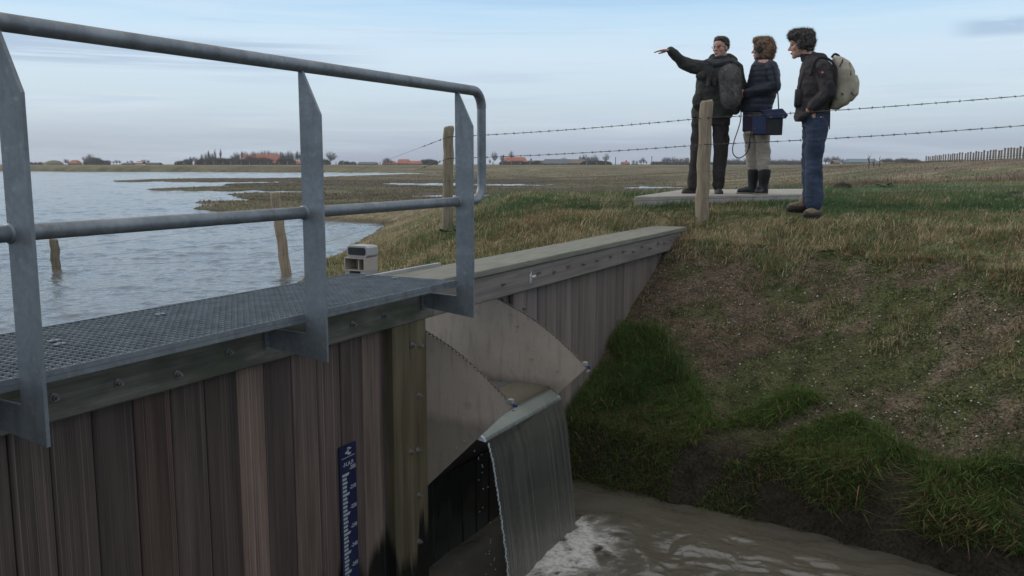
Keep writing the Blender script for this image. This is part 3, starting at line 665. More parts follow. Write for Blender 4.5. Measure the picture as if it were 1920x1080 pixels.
def fall_mat():
    m = bpy.data.materials.new('falling_water'); m.use_nodes = True; n = m.node_tree.nodes; l = m.node_tree.links; n.clear()
    o = n.new('ShaderNodeOutputMaterial'); g = n.new('ShaderNodeTexCoord')
    st = nnoise(n, l, g.outputs['Object'], 1, .44, .74, (105, 3, .30), 6, 0, .34)
    tr = n.new('ShaderNodeBsdfTransparent'); tr.inputs[0].default_value = (.86,.87,.84,1)
    pb = n.new('ShaderNodeBsdfPrincipled'); pb.inputs['Base Color'].default_value = (.115,.122,.112,1); pb.inputs['Roughness'].default_value = .10; pb.inputs['IOR'].default_value = 1.33
    sp = n.new('ShaderNodeSeparateXYZ'); l.new(g.outputs['Object'], sp.inputs[0])
    mr = n.new('ShaderNodeMapRange'); mr.inputs[1].default_value = -.1; mr.inputs[2].default_value = -.62; mr.inputs[3].default_value = .38; mr.inputs[4].default_value = .62; l.new(sp.outputs[2], mr.inputs[0])
    rp = n.new('ShaderNodeValToRGB'); zz = n.new('ShaderNodeMapRange'); zz.inputs[1].default_value = -.52; zz.inputs[2].default_value = .43; l.new(sp.outputs[2], zz.inputs[0]); l.new(zz.outputs[0], rp.inputs[0])
    els = rp.color_ramp.elements; els[0].position = 0; els[0].color = (.72,)*3+(1,); els[1].position = 1; els[1].color = (.93,)*3+(1,)
    for p_, v_ in ((.35, .60), (.6, .52), (.82, .50), (.895, .30), (.925, .10), (.965, .08), (.985, .80)): e = els.new(p_); e.color = (v_,)*3+(1,)
    mask = n.new('ShaderNodeMapRange'); mask.inputs[1].default_value = .37; mask.inputs[2].default_value = .33; l.new(sp.outputs[2], mask.inputs[0])
    sm = n.new('ShaderNodeMath'); sm.operation = 'MULTIPLY'; l.new(st, sm.inputs[0]); l.new(mask.outputs[0], sm.inputs[1])
    a2 = n.new('ShaderNodeMath'); a2.operation = 'ADD'; a2.use_clamp = True; l.new(rp.outputs[0], a2.inputs[0]); l.new(sm.outputs[0], a2.inputs[1])
    lowc = nmix(n, l, sm.outputs[0], (.080,.082,.072), (.27,.265,.24))
    bot = n.new('ShaderNodeMapRange'); bot.inputs[1].default_value = -.15; bot.inputs[2].default_value = -.5; l.new(sp.outputs[2], bot.inputs[0]); lowc = nmix(n, l, bot.outputs[0], lowc, (.17,.16,.135))
    topm = n.new('ShaderNodeMapRange'); topm.inputs[1].default_value = .395; topm.inputs[2].default_value = .41; l.new(sp.outputs[2], topm.inputs[0]); l.new(nmix(n, l, topm.outputs[0], lowc, (.15,.135,.10)), pb.inputs['Base Color'])
    bp = n.new('ShaderNodeBump'); bp.inputs['Strength'].default_value = .35; bp.inputs['Distance'].default_value = .008; l.new(sm.outputs[0], bp.inputs['Height']); l.new(bp.outputs[0], pb.inputs['Normal'])
    mx = n.new('ShaderNodeMixShader'); l.new(a2.outputs[0], mx.inputs[0]); l.new(tr.outputs[0], mx.inputs[1]); l.new(pb.outputs[0], mx.inputs[2]); l.new(mx.outputs[0], o.inputs[0]); return m
M['fall'] = fall_mat()
wf = tag(sheet_of_water().build('waterfall', M['fall'], None, (0,0,0), smooth=True), 'thin streaked sheet of water falling from the steel lip into the muddy pool', 'waterfall')
wf.data.transform(Matrix.Translation((-S1, -Q0, 1.8))); xy = WL(S1, Q0); wf.location = (xy[0], xy[1], -1.8); wf.rotation_euler = (0,0,RZ)
mb = MB(); pts = []; rs = []
for k in range(120):
    t = k/119; z_ = -1.47-t*.84; p_ = np.interp(-z_, [1.47,1.57,1.81,2.08,2.33], [.424,.452,.488,.522,.549]); fl = float(sst(-1.43, -2.3, np.array(z_))); pts.append((.022+.018*fl+.006*math.sin(k*.55)*t+.004*math.sin(k*1.7), -p_, z_+1.8)); rs.append(.0035+.0028*abs(math.sin(k*.9))*random.random())
mb.tube(pts, rs, 6); mb.build('beaded_edge', M['enamel'], wf, smooth=True)
# foam where it lands
def foam():
    gs_, gp_ = np.meshgrid(np.arange(S1+.02, S1+2.2, .014), np.arange(.50, 2.1, .014)); d = np.hypot((gs_-(S1+S2)/2-.16)/.66, (gp_-.50)/.46)
    w1 = fbm(gs_*1.6, gp_*1.6, seed=70); n1 = fbm(gs_*5+w1*3, gp_*8+w1*3, seed=71); n2 = fbm(gs_*17, gp_*22, seed=72)
    fall = sst(1.15, .15, d+(n1-.5)*.8); a = np.clip(fall*1.7, 0, 1)*sst(.40, .60, n1*.62+n2*.38+fall*.16-.02)
    rd_ = np.hypot((gs_-4.45)*.9, gp_-.55); wq = fbm(gs_*1.3, gp_*1.3, seed=141)
    Z = POOL+.006+.020*np.sin(rd_*17+wq*9)*np.exp(-rd_*.42)*sst(.2, .6, rd_)*.8+fall*(.008+.035*n1+.02*n2)+(fbm(gs_*9.5, gp_*2.6, seed=143)-.5)*.02
    return grid_mesh('foam', gs_*UX-(Q0-gp_)*UY, gs_*UY+(Q0-gp_)*UX, Z, np.repeat(a[..., None], 3, 2))
def foam_mat():
    m = bpy.data.materials.new('foam'); m.use_nodes = True; n = m.node_tree.nodes; l = m.node_tree.links; b = n['Principled BSDF']; b.inputs['Roughness'].default_value = .6; b.inputs['Base Color'].default_value = (.55,.54,.51,1)
    at = n.new('ShaderNodeAttribute'); at.attribute_name = 'Col'; g = n.new('ShaderNodeNewGeometry'); f = nnoise(n, l, g.outputs['Position'], 40, .30, .62, (1,1,1), 6, .55, 1.15)
    mm = n.new('ShaderNodeMath'); mm.operation = 'MULTIPLY'; mm.use_clamp = True; l.new(f, mm.inputs[0]); l.new(at.outputs['Fac'], mm.inputs[1]); l.new(mm.outputs[0], b.inputs['Alpha'])
    v = n.new('ShaderNodeTexNoise'); v.inputs['Scale'].default_value = 60; v.inputs['Detail'].default_value = 6; l.new(g.outputs['Position'], v.inputs[0])
    bp = n.new('ShaderNodeBump'); bp.inputs['Strength'].default_value = .5; bp.inputs['Distance'].default_value = .01; l.new(v.outputs[0], bp.inputs['Height']); l.new(bp.outputs[0], b.inputs['Normal']); return m
M['foam'] = foam_mat()
tag(link('foam', foam(), M['foam']), 'white churning foam on the brown pool below the waterfall', 'foam', kind='stuff')
mb = MB()
for k in range(24):
    s = S1+random.gauss(-.01, .02); z_ = random.uniform(-2.2, -1.5); mb.ell((s, Q0-.38-.12*(-1.45-z_)+random.gauss(0, .025), z_), (.0028,)*3, None, 6, 4)
o = mb.build('water_drops', M['enamel'], None, OG); xy = WL(S1, Q0); o.location = (xy[0], xy[1], -1.8); o.rotation_euler = (0,0,RZ); tag(o, 'loose drops beside the edge of the falling water', 'drops', kind='stuff')

# ---------------------------------------------------------------- walkway grating
GQ0, GQ1, GZT = 2.385, 3.05, -.600
ge = on_q(853, 527, GQ0)[0]
walk = wroot('walkway_grating', (3, 2.7, GZT), label='galvanised steel grating walkway laid along the top of the timber wall', cat='walkway'); OW = (3, 2.7, GZT)
gs0 = .55
mb = MB(); H_ = .030; s = gs0
def serr(s, q0, q1):
    pts = [(q0, GZT-H_)]; n = int(round((q1-q0)/.0166)); st = (q1-q0)/n; top = []
    for k in range(n):
        a = q0+k*st; top += [(a, GZT-.007), (a+st*.18, GZT), (a+st*.82, GZT)]
    top += [(q1, GZT-.007)]; return [(q0, GZT-H_)]+top+[(q1, GZT-H_)]
pt = serr(0, GQ0+.004, GQ1-.004)
while s < ge-.01:
    mb.prism([(q, z_) for q, z_ in pt][::-1], 0, s, s+.0035); s += .0333
q = GQ0+.0333
while q < GQ1-.02:
    mb.box((gs0, q-.002, GZT-H_+.002), (ge-.004, q+.002, GZT-.004)); q += .0333
mb.build('grating_bars', M['galv_dark'], walk, OW)
mb = MB(); mb.box((gs0, GQ0-.004, GZT-.034), (ge, GQ0, GZT-.018)); mb.box((gs0, GQ0-.002, GZT-.017), (ge, GQ0+.002, GZT+.001)); mb.box((gs0, GQ1-.002, GZT-.034), (ge, GQ1+.002, GZT+.001)); mb.box((ge-.004, GQ0, GZT-.034), (ge, GQ1, GZT+.001)); mb.build('edge_band', M['galv'], walk, OW)
for a in (1.0, 2.2, 3.4):
    mb = MB(); mb.box((a, 2.60, -.72), (a+.06, 3.04, -.636)); mb.build('support_angle', M['galv_dark'], walk, OW)
    mb = MB(); mb.box((a, 3.0, -2.2), (a+.06, 3.04, -.722)); mb.build('support_leg', M['galv_dark'], walk, OW)
mb = MB(); mb.box((gs0, Q0-.001, -.659), (3.545, Q0+.06, -.636)); mb.build('bearing_strip', M['black'], walk, OW)
# clips holding the panel
for px, py in ((100,640),(112,646),(300,590),(740,522),(690,518)):
    c = ray(px, py); c = c*(GZT/c[2]); s, q = s_of(c[0], c[1]), perp_of(c[0], c[1])
    mb = MB(); mb.box((s-.02, q-.012, GZT+.0005), (s+.02, q+.012, GZT+.004)); mb.ell((s, q, GZT+.004), (.008,.008,.004), None, 8, 5); mb.build('clip', M['galv'], walk, OW)

# ---------------------------------------------------------------- handrail
rail = wroot('handrail', (3, 2.37, -.78), label='galvanised tubular handrail on flat steel uprights beside the grating', cat='railing'); OR = (3, 2.37, -.78)
RQ, RT, RM, RR_ = 2.365, .380, -.190, .0255
pr_ = [on_q(889, 590, 2.27)[0], on_q(615, 676, 2.27)[0], on_q(92, 838, 2.27)[0]]
pr_.append(pr_[2]-1.19)
re_ = on_q(903, 280, RQ)[0]; rb = .085
path = [(-1.4, RQ, RT), (re_-rb, RQ, RT)]
for k in range(1, 9):
    a = math.pi/2*(1-k/8); path.append((re_-rb+rb*math.cos(a), RQ, RT-rb+rb*math.sin(a)))
zt = RM+rb
path.append((re_, RQ, zt))
for k in range(1, 9):
    a = -math.pi/2*k/8; path.append((re_-rb+rb*math.cos(a), RQ, zt+rb*math.sin(a)))
path.append((-1.4, RQ, RM))
def dens(path, m=.12):
    o_ = [path[0]]
    for a, b in zip(path[:-1], path[1:]):
        n = max(1, int(math.dist(a, b)/m)); o_ += [tuple(a[i]+(b[i]-a[i])*k/n for i in range(3)) for k in range(1, n+1)]
    return o_
top_ = path[:10]; bot_ = path[9:]
def tube_clean(pts, r):
    mb = MB(); P = [Vector(p) for p in dens(pts)]; n = 28; v = []
    for i, p in enumerate(P):
        t = (P[min(i+1, len(P)-1)]-P[max(i-1, 0)]).normalized(); a = Vector((0,1,0)); b = t.cross(a).normalized()
        v += [tuple(p+(a*math.cos(2*math.pi*k/n)+b*math.sin(2*math.pi*k/n))*r) for k in range(n)]
    f = [(i*n+k, (i+1)*n+k, (i+1)*n+(k+1) % n, i*n+(k+1) % n) for i in range(len(P)-1) for k in range(n)]+[tuple(range(n)), tuple((len(P)-1)*n+k for k in range(n-1, -1, -1))]
    mb.add(v, f); return mb
tube_clean(top_, RR_).build('top_rail', M['galv'], rail, OR, ang=50)
tube_clean(bot_, RR_*.93).build('mid_rail', M['galv'], rail, OR, ang=50)
for s in pr_:
    # flat L-shaped plate, upright tapering to a point under the top rail
    zb = -.783
    pts = [(2.27, zb-.005), (2.62-.045, zb+.03), (2.62-.045, zb+.11), (2.372, zb+.105), (2.372, RT-.022), (2.352, RT-.022), (2.27, RT-.19)]
    mb = MB(); mb.prism(pts, 0, s-.006, s+.006); mb.build('upright', M['galv'], rail, OR)
    mb = MB(); mb.box((s-.03, 2.572, zb+.022), (s+.03, 2.583, zb+.118)); mb.build('foot_plate', M['galv'], rail, OR)
    for dz in (.042, .098):
        mb = MB(); mb.bolt((s-.02, 2.572, zb+dz), r=.008, h=.008); mb.build('bolt', M['bolt'], rail, OR, ang=40)
    for zc, rr_ in ((RM, RR_*.93),):
        mb = MB(); mb.tube([(s-.012, RQ, zc), (s-.006, RQ, zc), (s+.006, RQ, zc), (s+.012, RQ, zc)], [rr_+.001, rr_+.006, rr_+.006, rr_+.001], 20); mb.build('weld', M['galv'], rail, OR, smooth=True)

# ---------------------------------------------------------------- gauge board
gx0, gx1 = on_q(637, 835, 2.638)[0], on_q(667.5, 835, 2.638)[0]; gt = on_q(652, 834, 2.638)[2]; GW = gx1-gx0
board = wroot('gauge_board', ((gx0+gx1)/2, 2.638, gt-.8), label='narrow navy water level gauge with white numbers on the timber planks', cat='gauge'); OB = ((gx0+gx1)/2, 2.638, gt-.8)
mb = MB(); chbox(mb, (gx0, 2.638, gt-1.0), (gx1, 2.649, gt), .002); mb.build('board', M['blue_board'], board, OB)
K = GW/.112
def bpoly(mb, pts): mb.prism([(gx0+a*K, gt-b) for a, b in pts], 1, 2.6372, 2.6385); return mb
mb = MB(); z200 = .146
for k in range(0, 44):
    b = z200+k*.02
    if k % 5 == 0: bpoly(mb, [(.012, b-.0065), (.060, b-.0065), (.054, b+.0065), (.012, b+.0065)])
    elif k % 5 == 2: bpoly(mb, [(.012, b-.006), (.043, b-.006), (.046, b+.006), (.012, b+.006)])
    else: bpoly(mb, [(.012, b-.006), (.040, b-.006), (.040, b+.006), (.012, b+.006)])
mb.build('scale_marks', M['enamel'], board, OB)
mb = MB()
def wave(mb, x0, x1, y, h):
    n = 10; top = [(x0+(x1-x0)*i/n, y-h*.5*math.sin(math.pi*i/n)-h*.35*math.sin(2*math.pi*i/n)) for i in range(n+1)]
    bot = [(x0+(x1-x0)*i/n, y+h*.5*math.sin(math.pi*i/n)-h*.35*math.sin(2*math.pi*i/n)+.0004) for i in range(n, -1, -1)]
    return bpoly(mb, top[1:]+bot[1:-1] if False else top+bot[1:-1])
wave(mb, .047, .079, .018, .009); wave(mb, .047, .063, .027, .006); wave(mb, .032, .078, .041, .015); bpoly(mb, [(.010, .060), (.101, .058), (.101, .0605), (.010, .0625)])
mb.build('emblem', M['enamel'], board, OB)
def text(body, size, cx, b, name='lettering', align='CENTER'):
    cu = bpy.data.curves.new('t', 'FONT'); cu.body = body; cu.size = size; cu.align_x = align; cu.extrude = .0006; cu.offset = .0004; cu.resolution_u = 4
    o = bpy.data.objects.new('t', cu); col.objects.link(o); dg = bpy.context.evaluated_depsgraph_get(); dg.update()
    me = bpy.data.meshes.new_from_object(o.evaluated_get(dg)); bpy.data.objects.remove(o)
    me.transform(Matrix.Rotation(math.pi/2, 4, 'X')); me.transform(Matrix.Translation((gx0+cx*K-OB[0], 2.6378-OB[1], gt-b-OB[2])))
    me.materials.clear(); return link(name, me, M['enamel'], board)
text('-N.A.P.', .030, .056, .104)
for k in range(9): text('-%d' % (200+10*k), .027, .105, .128+k*.1, align='RIGHT')

# ---------------------------------------------------------------- steel gate column rising behind the walkway
cs, cq = 4.19, 3.17
colm = wroot('steel_column', (cs, cq, -1.6), label='square stainless steel gate column with a black end cap behind the grating', cat='column'); OC = (cs, cq, -1.6)
zc = on_q(680, 461, 3.15)[2]
def rtube(mb, a, b, t=.006):
    """square tube open along the wall-normal direction"""
    x0, y0, z0 = a; x1, y1, z1 = b
    mb.box((x0, y0, z0), (x1, y1, z0+t)); mb.box((x0, y0, z1-t), (x1, y1, z1)); mb.box((x0, y0, z0+t), (x0+t, y1, z1-t)); mb.box((x1-t, y0, z0+t), (x1, y1, z1-t)); return mb
mb = MB(); chbox(mb, (cs-.05, cq-.06, zc-.066), (cs+.055, cq+.085, zc), .012, 0); mb.build('head_tube', M['inox_light'], colm, OC)
mb = MB(); chbox(mb, (cs-.058, cq-.047, zc-.054), (cs-.0505, cq+.072, zc-.010), .008, 0); mb.build('end_cap', M['black'], colm, OC)
mb = MB(); y0, y1 = cq-.058, cq+.088
a, b = (cs-.075, y0, zc-.145), (cs+.052, y1, zc-.068); t = .006
mb.box((a[0], a[1], a[2]), (b[0], b[1], a[2]+t)); mb.box((a[0], a[1], b[2]-t), (b[0], b[1], b[2])); mb.box((a[0], a[1], a[2]+t), (b[0], a[1]+t, b[2]-t)); mb.box((a[0], b[1]-t, a[2]+t), (b[0], b[1], b[2]-t)); mb.box((cs+.03, y0+t, a[2]+t), (cs+.036, y1-t, b[2]-t)); mb.box((a[0]+.015, y0+.05, a[2]+t), (cs+.03, y0+.058, b[2]-t))
mb.build('guide_tube', M['inox'], colm, OC)
for yy in (y0+.028, y0+.100):
    mb = MB(); mb.bolt((cs+.029, yy, zc-.095), (-1,0,0), .010, .010); mb.build('bolt', M['inox_light'], colm, OC)
mb = MB(); mb.box((cs-.07, y0, -2.3), (cs+.052, y0+.033, zc-.146)); mb.box((cs-.07, y1-.033, -2.3), (cs+.052, y1, zc-.146)); mb.box((cs+.03, y0+.033, -2.3), (cs+.04, y1-.033, zc-.146)); mb.build('stem', M['inox_light'], colm, OC)

# ---------------------------------------------------------------- barbed wire fence past the wall
def bx(px, d): return (px-960)/F*d*CP
fp = [  # base px, depth, base z, top px, top z, radius
 (-6.08, 11.75, LAKE-.5, -6.08, 11.75, -.985, .058), (at_y(535, 11.2), 11.2, LAKE-.4, at_y(516, 11.2), 11.15, -.345, .062),
 (at_y(836, 10.5), 10.5, -1.0, at_y(842, 10.5), 10.5, .435, .062), (at_y(1318, 9.2), 9.2, -.85, at_y(1321, 9.2), 9.2, .640, .066), (5.0, 7.75, -1.0, 5.02, 7.75, .83, .062), (8.3, 6.2, -1.0, 8.3, 6.2, 1.0, .06), (-9.6, 12.4, LAKE-.5, -9.6, 12.4, -.9, .06)]
fence = empty('barbed_wire_fence', (1.9, 9.1, -.6), 0, 'barbed wire fence on round wooden posts crossing from the lake to the grass bank', 'fence'); OF = (1.9, 9.1, -.6)
pc = [(.7,.68,.6), (1.2,1.15,1.05), (.92,.92,.84), (1.05,1,.92), (1,1,1), (1,1,1), (.8,.8,.75)]
for i, (x0, y0, z0, x1, y1, z1, r_) in enumerate(fp):
    mb = MB(); pts, rs = [], []
    for k in range(15):
        t = k/14; pts.append((x0+(x1-x0)*t+.006*math.sin(k*1.7+i), y0+(y1-y0)*t+.006*math.cos(k*2.1+i), z0+(z1-z0-.02)*t)); rs.append(r_*(1.08-.10*t+.02*math.sin(k*1.3+i)))
    pts += [(x1, y1, z1-.006), (x1, y1, z1)]; rs += [r_*.93, r_*.70]
    mb.tube(pts, rs, 14); o = mb.build('post', M['fpost'], fence, OF, ang=45); o.color = (*pc[i], 1)
def zat(px, py, y): return on_z(px, py, -1)[2]*0+(lambda d: d[2]/d[1]*y)(ray(px, py))
wz = {3: [zat(1318, p, 9.15) for p in (221, 271, 321, 372)], 2: [zat(840, p, 10.5) for p in (257, 297, 338, 380)]}
wz[4] = [wz[3][i]+.17+.01*i for i in range(4)]; wz[5] = [v+.2 for v in wz[4]]
wz[1] = [-.43, -.66, -.90, -1.15]; wz[0] = [-1.02, -1.13, -1.25, -1.34]; wz[6] = [-1.0, -1.12, -1.24, -1.34]
order = [6, 0, 1, 2, 3, 4, 5]
fro = -.066
for k in range(4):
    mb = MB(); pts = []
    for a, b in zip(order[:-1], order[1:]):
        A_ = Vector((fp[a][3], fp[a][4]+fro, wz[a][k])); B_ = Vector((fp[b][3], fp[b][4]+fro, wz[b][k])); n = 40; sag = .018*(A_-B_).length/3
        for j in range(n+(b == order[-1])):
            t = j/n; p = A_.lerp(B_, t); p.z -= sag*4*t*(1-t); pts.append(p)
    if k >= 2: mb.tube(pts, .0016, 5); mb.build('plain_wire', M['wire'], fence, OF); continue
    cutn = 2*40+34
    mb.tube(pts[:cutn+1], .0013, 4); mb.build('plain_wire', M['wire'], fence, OF); mb = MB(); pts = pts[cutn:]
    for ph in (0, math.pi):   # two twisted strands
        P2 = []; d_ = 0
        for j, p in enumerate(pts):
            if j: d_ += (p-pts[j-1]).length
            P2.append(p+Vector((0, math.cos(d_*60+ph), math.sin(d_*60+ph)))*.0022)
        mb.tube(P2, .0021, 4)
    d_ = 0; nxt = .05
    for j in range(1, len(pts)):
        L_ = (pts[j]-pts[j-1]).length
        while nxt < d_+L_:
            p = pts[j-1].lerp(pts[j], (nxt-d_)/L_); t = (pts[j]-pts[j-1]).normalized()
            for sgn in (-1, 1):
                e = Vector((random.uniform(-.4, .4)*t.x, random.uniform(-.8, .8), random.uniform(.5, 1)*sgn)).normalized()
                mb.tube([p-e*.014+t*.006*sgn, p+e*.016], .0018, 4)
            mb.tube([p-t*.010, p+t*.010], .0048, 6); nxt += .105+random.uniform(-.012, .012)
        d_ += L_
    mb.build('barbed_wire', M['wire'], fence, OF)

# ---------------------------------------------------------------- concrete pad
A1, B1, C1, D1 = [on_z(*p)[:2] for p in ((1188,368.5,-.355), (1525,363.5,-.355), (1535,353.6,-.355), (1278,355.4,-.355))]
mb = MB(); c4 = [A1, B1, C1, D1]; nn = 14; pts = []
for i in range(4):
    a, b = c4[i], c4[(i+1) % 4]
    for k in range(nn): t = k/nn; pts.append((a[0]+(b[0]-a[0])*t+random.gauss(0, .006), a[1]+(b[1]-a[1])*t+random.gauss(0, .006)))
cen = np.mean(c4, 0); ins = [(p[0]+(cen[0]-p[0])*.008, p[1]+(cen[1]-p[1])*.008) for p in pts]; n = len(pts)
V = [(p[0], p[1], -.56) for p in pts]+[(p[0], p[1], -.365) for p in pts]+[(p[0], p[1], -.355) for p in ins]
f = [(i, (i+1) % n, n+(i+1) % n, n+i) for i in range(n)]+[(n+i, n+(i+1) % n, 2*n+(i+1) % n, 2*n+i) for i in range(n)]+[tuple(range(2*n, 3*n))]
mb.add(V, f); pad = mb.build('concrete_slab', M['concrete'], None, (cen[0], cen[1], -.5)); pad.location = (cen[0], cen[1], -.5)
tag(pad, 'low pale concrete slab in the grass that the two people stand on', 'slab')

# ---------------------------------------------------------------- people
def frame_at(px, depth, zf):
    x = at_y(px, depth); return (x, depth, zf), -math.atan2(x, depth)
def head_parts(c, H, yaw, tilt=0, roll=0, hair='short', seed=0):
    """shapes of a head of height H (chin to crown) centred on its chin point, face looking along local -y turned by yaw"""
    Mx = Matrix.Translation(Vector(c)) @ Matrix.Rotation(yaw, 4, 'Z') @ Matrix.Rotation(tilt, 4, 'X') @ Matrix.Scale(H, 4)
    R3 = Mx.to_3x3()
    T = lambda x, y, z_: tuple(Mx @ Vector((x, y, z_)))
    body = MB()
    E = lambda mb, cc, rr_: mb.ell(T(*cc), rr_, R3, 18, 12)
    E(body, (0,.10,.62), (.315,.40,.36)); E(body, (0,-.07,.40), (.265,.28,.34)); E(body, (0,-.10,.20), (.20,.24,.17)); E(body, (0,-.245,.085), (.105,.10,.09))
    E(body, (0,-.17,.66), (.23,.20,.20)); E(body, (0,-.31,.555), (.17,.06,.05))                      # forehead, brow
    body.cap(T(0,-.335,.54), T(0,-.425,.375), .035*H, .056*H); E(body, (.045,-.37,.355), (.035,.04,.032)); E(body, (-.045,-.37,.355), (.035,.04,.032))
    for sx in (-1, 1):
        E(body, (sx*.155,-.215,.40), (.10,.11,.10)); E(body, (sx*.315,.06,.47), (.035,.085,.125))
    E(body, (0,-.335,.235), (.085,.05,.022)); E(body, (0,-.325,.195), (.075,.05,.022))
    eyes = [MB(), MB()]; brows = [MB(), MB()]
    for i, sx in enumerate((-1, 1)): E(eyes[i], (sx*.125,-.318,.505), (.048,.028,.022)); brows[i].cap(T(sx*.06,-.365,.572), T(sx*.20,-.305,.578), .014*H, .010*H, 6)
    lips = MB(); E(lips, (0,-.362,.232), (.078,.032,.013)); E(lips, (0,-.353,.200), (.066,.034,.015))
    return T, R3, body, eyes, brows, lips
def hand_shapes(mb, wrist, direc, palm_n, L=.19, curl=.15, spread=1, thumb=1):
    """palm and five fingers; direc = towards the fingertips, palm_n = out of the palm"""
    w_ = Vector(wrist); d = Vector(direc).normalized(); n = Vector(palm_n); n = (n-d*n.dot(d)).normalized(); s = d.cross(n)
    pl = L*.50
    for k in range(4):
        o_ = (k-1.5)*.0205; a = w_+s*o_*.55; b = w_+d*pl+s*o_
        mb.cap(a, b, .0145, .0125, 8)
        fl = L*(.44, .50, .47, .37)[k]; dd = (d+s*(k-1.5)*.07*spread).normalized(); p = b; cu = curl
        for j, (fr, ra, rb) in enumerate(((.45, .0098, .0092), (.30, .0092, .0085), (.25, .0085, .0072))):
            dd = (dd*math.cos(cu)+n*math.sin(cu)).normalized(); q = p+dd*fl*fr; mb.cap(p, q, ra, rb, 8); p = q; cu = curl*1.2
    t0 = w_+d*.028-s*.028*thumb; t1 = t0+(d*.6-s*.75*thumb+n*.25).normalized()*.045; t2 = t1+(d*.95-s*.25*thumb+n*.25).normalized()*.034; t3 = t2+(d-s*.05*thumb+n*.2).normalized()*.026
    mb.cap(t0, t1, .015, .0125, 8); mb.cap(t1, t2, .0122, .0105, 8); mb.cap(t2, t3, .0105, .0085, 8)
def crumple(a=.006, f=9, st=(1, 1, 1), seed=0):
    return lambda co: ((fbm(co[:, 0]*f*st[0], co[:, 1]*f*st[1], co[:, 2]*f*st[2], seed=seed, octv=3)-.5)*2*a).astype(np.float32)
def curls(a, f, seed=0):
    return lambda co: ((np.abs(fbm(co[:, 0]*f, co[:, 1]*f, co[:, 2]*f, seed=seed, octv=3)-.5)*-4*a)+a).astype(np.float32)
class Fig:
    def __init__(s, px0, pyf, k, depth, zf, label):
        s.px0, s.pyf, s.k = px0, pyf, k; loc, rz = frame_at(px0, depth, zf); s.root = empty('person', loc, rz, label, 'person')
    def m(s, px, py, dy=0): return ((px-s.px0)*s.k, dy, (s.pyf-py)*s.k)
    def rows(s, mb, rows, pw=2.3):
        mb.loft([((((l+r)/2)-s.px0)*s.k, (row[4] if len(row) > 4 else 0), (s.pyf-py)*s.k, (r-l)/2*s.k, ry) for row in rows for py, l, r, ry in [row[:4]]], 28, pw); return mb
def strands(name, mesh_obj, n, length, width, m_, colr, droop=0, jitter=.5):
    """short hair blades standing on a surface"""
    me = mesh_obj.data; nv = len(me.vertices); co = np.empty(nv*3, np.float32); me.vertices.foreach_get('co', co); co = co.reshape(-1, 3)
    no = np.empty(nv*3, np.float32); me.vertex_normals.foreach_get('vector', no); no = no.reshape(-1, 3)
    idx = rng.integers(0, nv, n); P = co[idx]; D = no[idx]+rng.normal(0, jitter, (n, 3)); D[:, 2] -= droop; D /= np.linalg.norm(D, axis=1)[:, None]
    L_ = length*rng.uniform(.5, 1.2, n)[:, None]; S = np.cross(D, rng.normal(0, 1, (n, 3))); S /= np.linalg.norm(S, axis=1)[:, None]+1e-6
    V = np.stack([P-S*width, P+S*width, P+D*L_], 1).reshape(-1, 3); m2 = bpy.data.meshes.new(name); m2.from_pydata([], [], []) if False else None
    m2.vertices.add(n*3); m2.vertices.foreach_set('co', V.reshape(-1)); m2.loops.add(n*3); m2.loops.foreach_set('vertex_index', np.arange(n*3, dtype=np.int32))
    m2.polygons.add(n); m2.polygons.foreach_set('loop_start', (np.arange(n)*3).astype(np.int32)); m2.polygons.foreach_set('loop_total', np.full(n, 3, np.int32)); m2.update(calc_edges=True)
    ca = m2.color_attributes.new('Col', 'FLOAT_COLOR', 'POINT'); c = np.array(colr)*rng.uniform(.5, 1.4, (n, 1)); cc = np.concatenate([np.repeat(c, 3, 0), np.ones((n*3, 1))], 1); ca.data.foreach_set('color', cc.reshape(-1).astype(np.float32))
    return link(name, m2, M['grass'], mesh_obj)

# ---- the pointing man
f = Fig(1327, 362.5, .0065, 10.9, -.355, 'person in glasses and dark olive jacket stretching an arm out level, feet on the slab')
T, R3, body, eyes, brows, lips = head_parts(f.m(1343, 115.5, -.02), .245, R(-32), R(0))
body.cap(f.m(1346, 108, .02), f.m(1345, 124, .04), .062, .075)
f.rows(body, [(119,1315,1373,.11),(127,1307,1378,.13),(150,1306,1376,.13),(190,1303,1370,.13),(222,1298,1364,.13)])
for a, b, ra, rb in ((f.m(1310,133,0), f.m(1277,126,-.16), .055, .045), (f.m(1277,126,-.16), f.m(1254,105,-.30), .045, .028),
                     (f.m(1374,138,0), f.m(1385,172,.02), .055, .045), (f.m(1385,172,.02), f.m(1372,208,-.05), .045, .03),
                     (f.m(1312,226,0), f.m(1306,290,-.02), .075, .055), (f.m(1306,290,-.02), f.m(1301,352,0), .055, .038),
                     (f.m(1346,226,0), f.m(1349,290,-.02), .075, .055), (f.m(1349,290,-.02), f.m(1347,350,0), .055, .038)): body.cap(a, b, ra, rb, 14)
wr = Vector(f.m(1254, 103.5, -.30)); hand_shapes(body, wr, (-.93, -.30, -.05), (0, 0, -1), .185, .10, 1.2, 1)
blob('body', body, M['skin'], f.root, .0045, 2)
for nm, mb_, mm in (('eye', eyes[0], 'eye'), ('eye', eyes[1], 'eye'), ('eyebrow', brows[0], 'hair_dark'), ('eyebrow', brows[1], 'hair_dark'), ('lips', lips, 'lips')): mb_.build(nm, M[mm], f.root, smooth=True)
h = MB()
for cc, rr_ in (((0,.11,.81), (.315,.37,.215)), ((0,.22,.64), (.315,.28,.31)), ((0,-.03,.90), (.24,.28,.11)), ((.29,.10,.70), (.055,.15,.12)), ((-.29,.10,.70), (.055,.15,.12))): h.ell(T(*cc), rr_, R3, 18, 12)
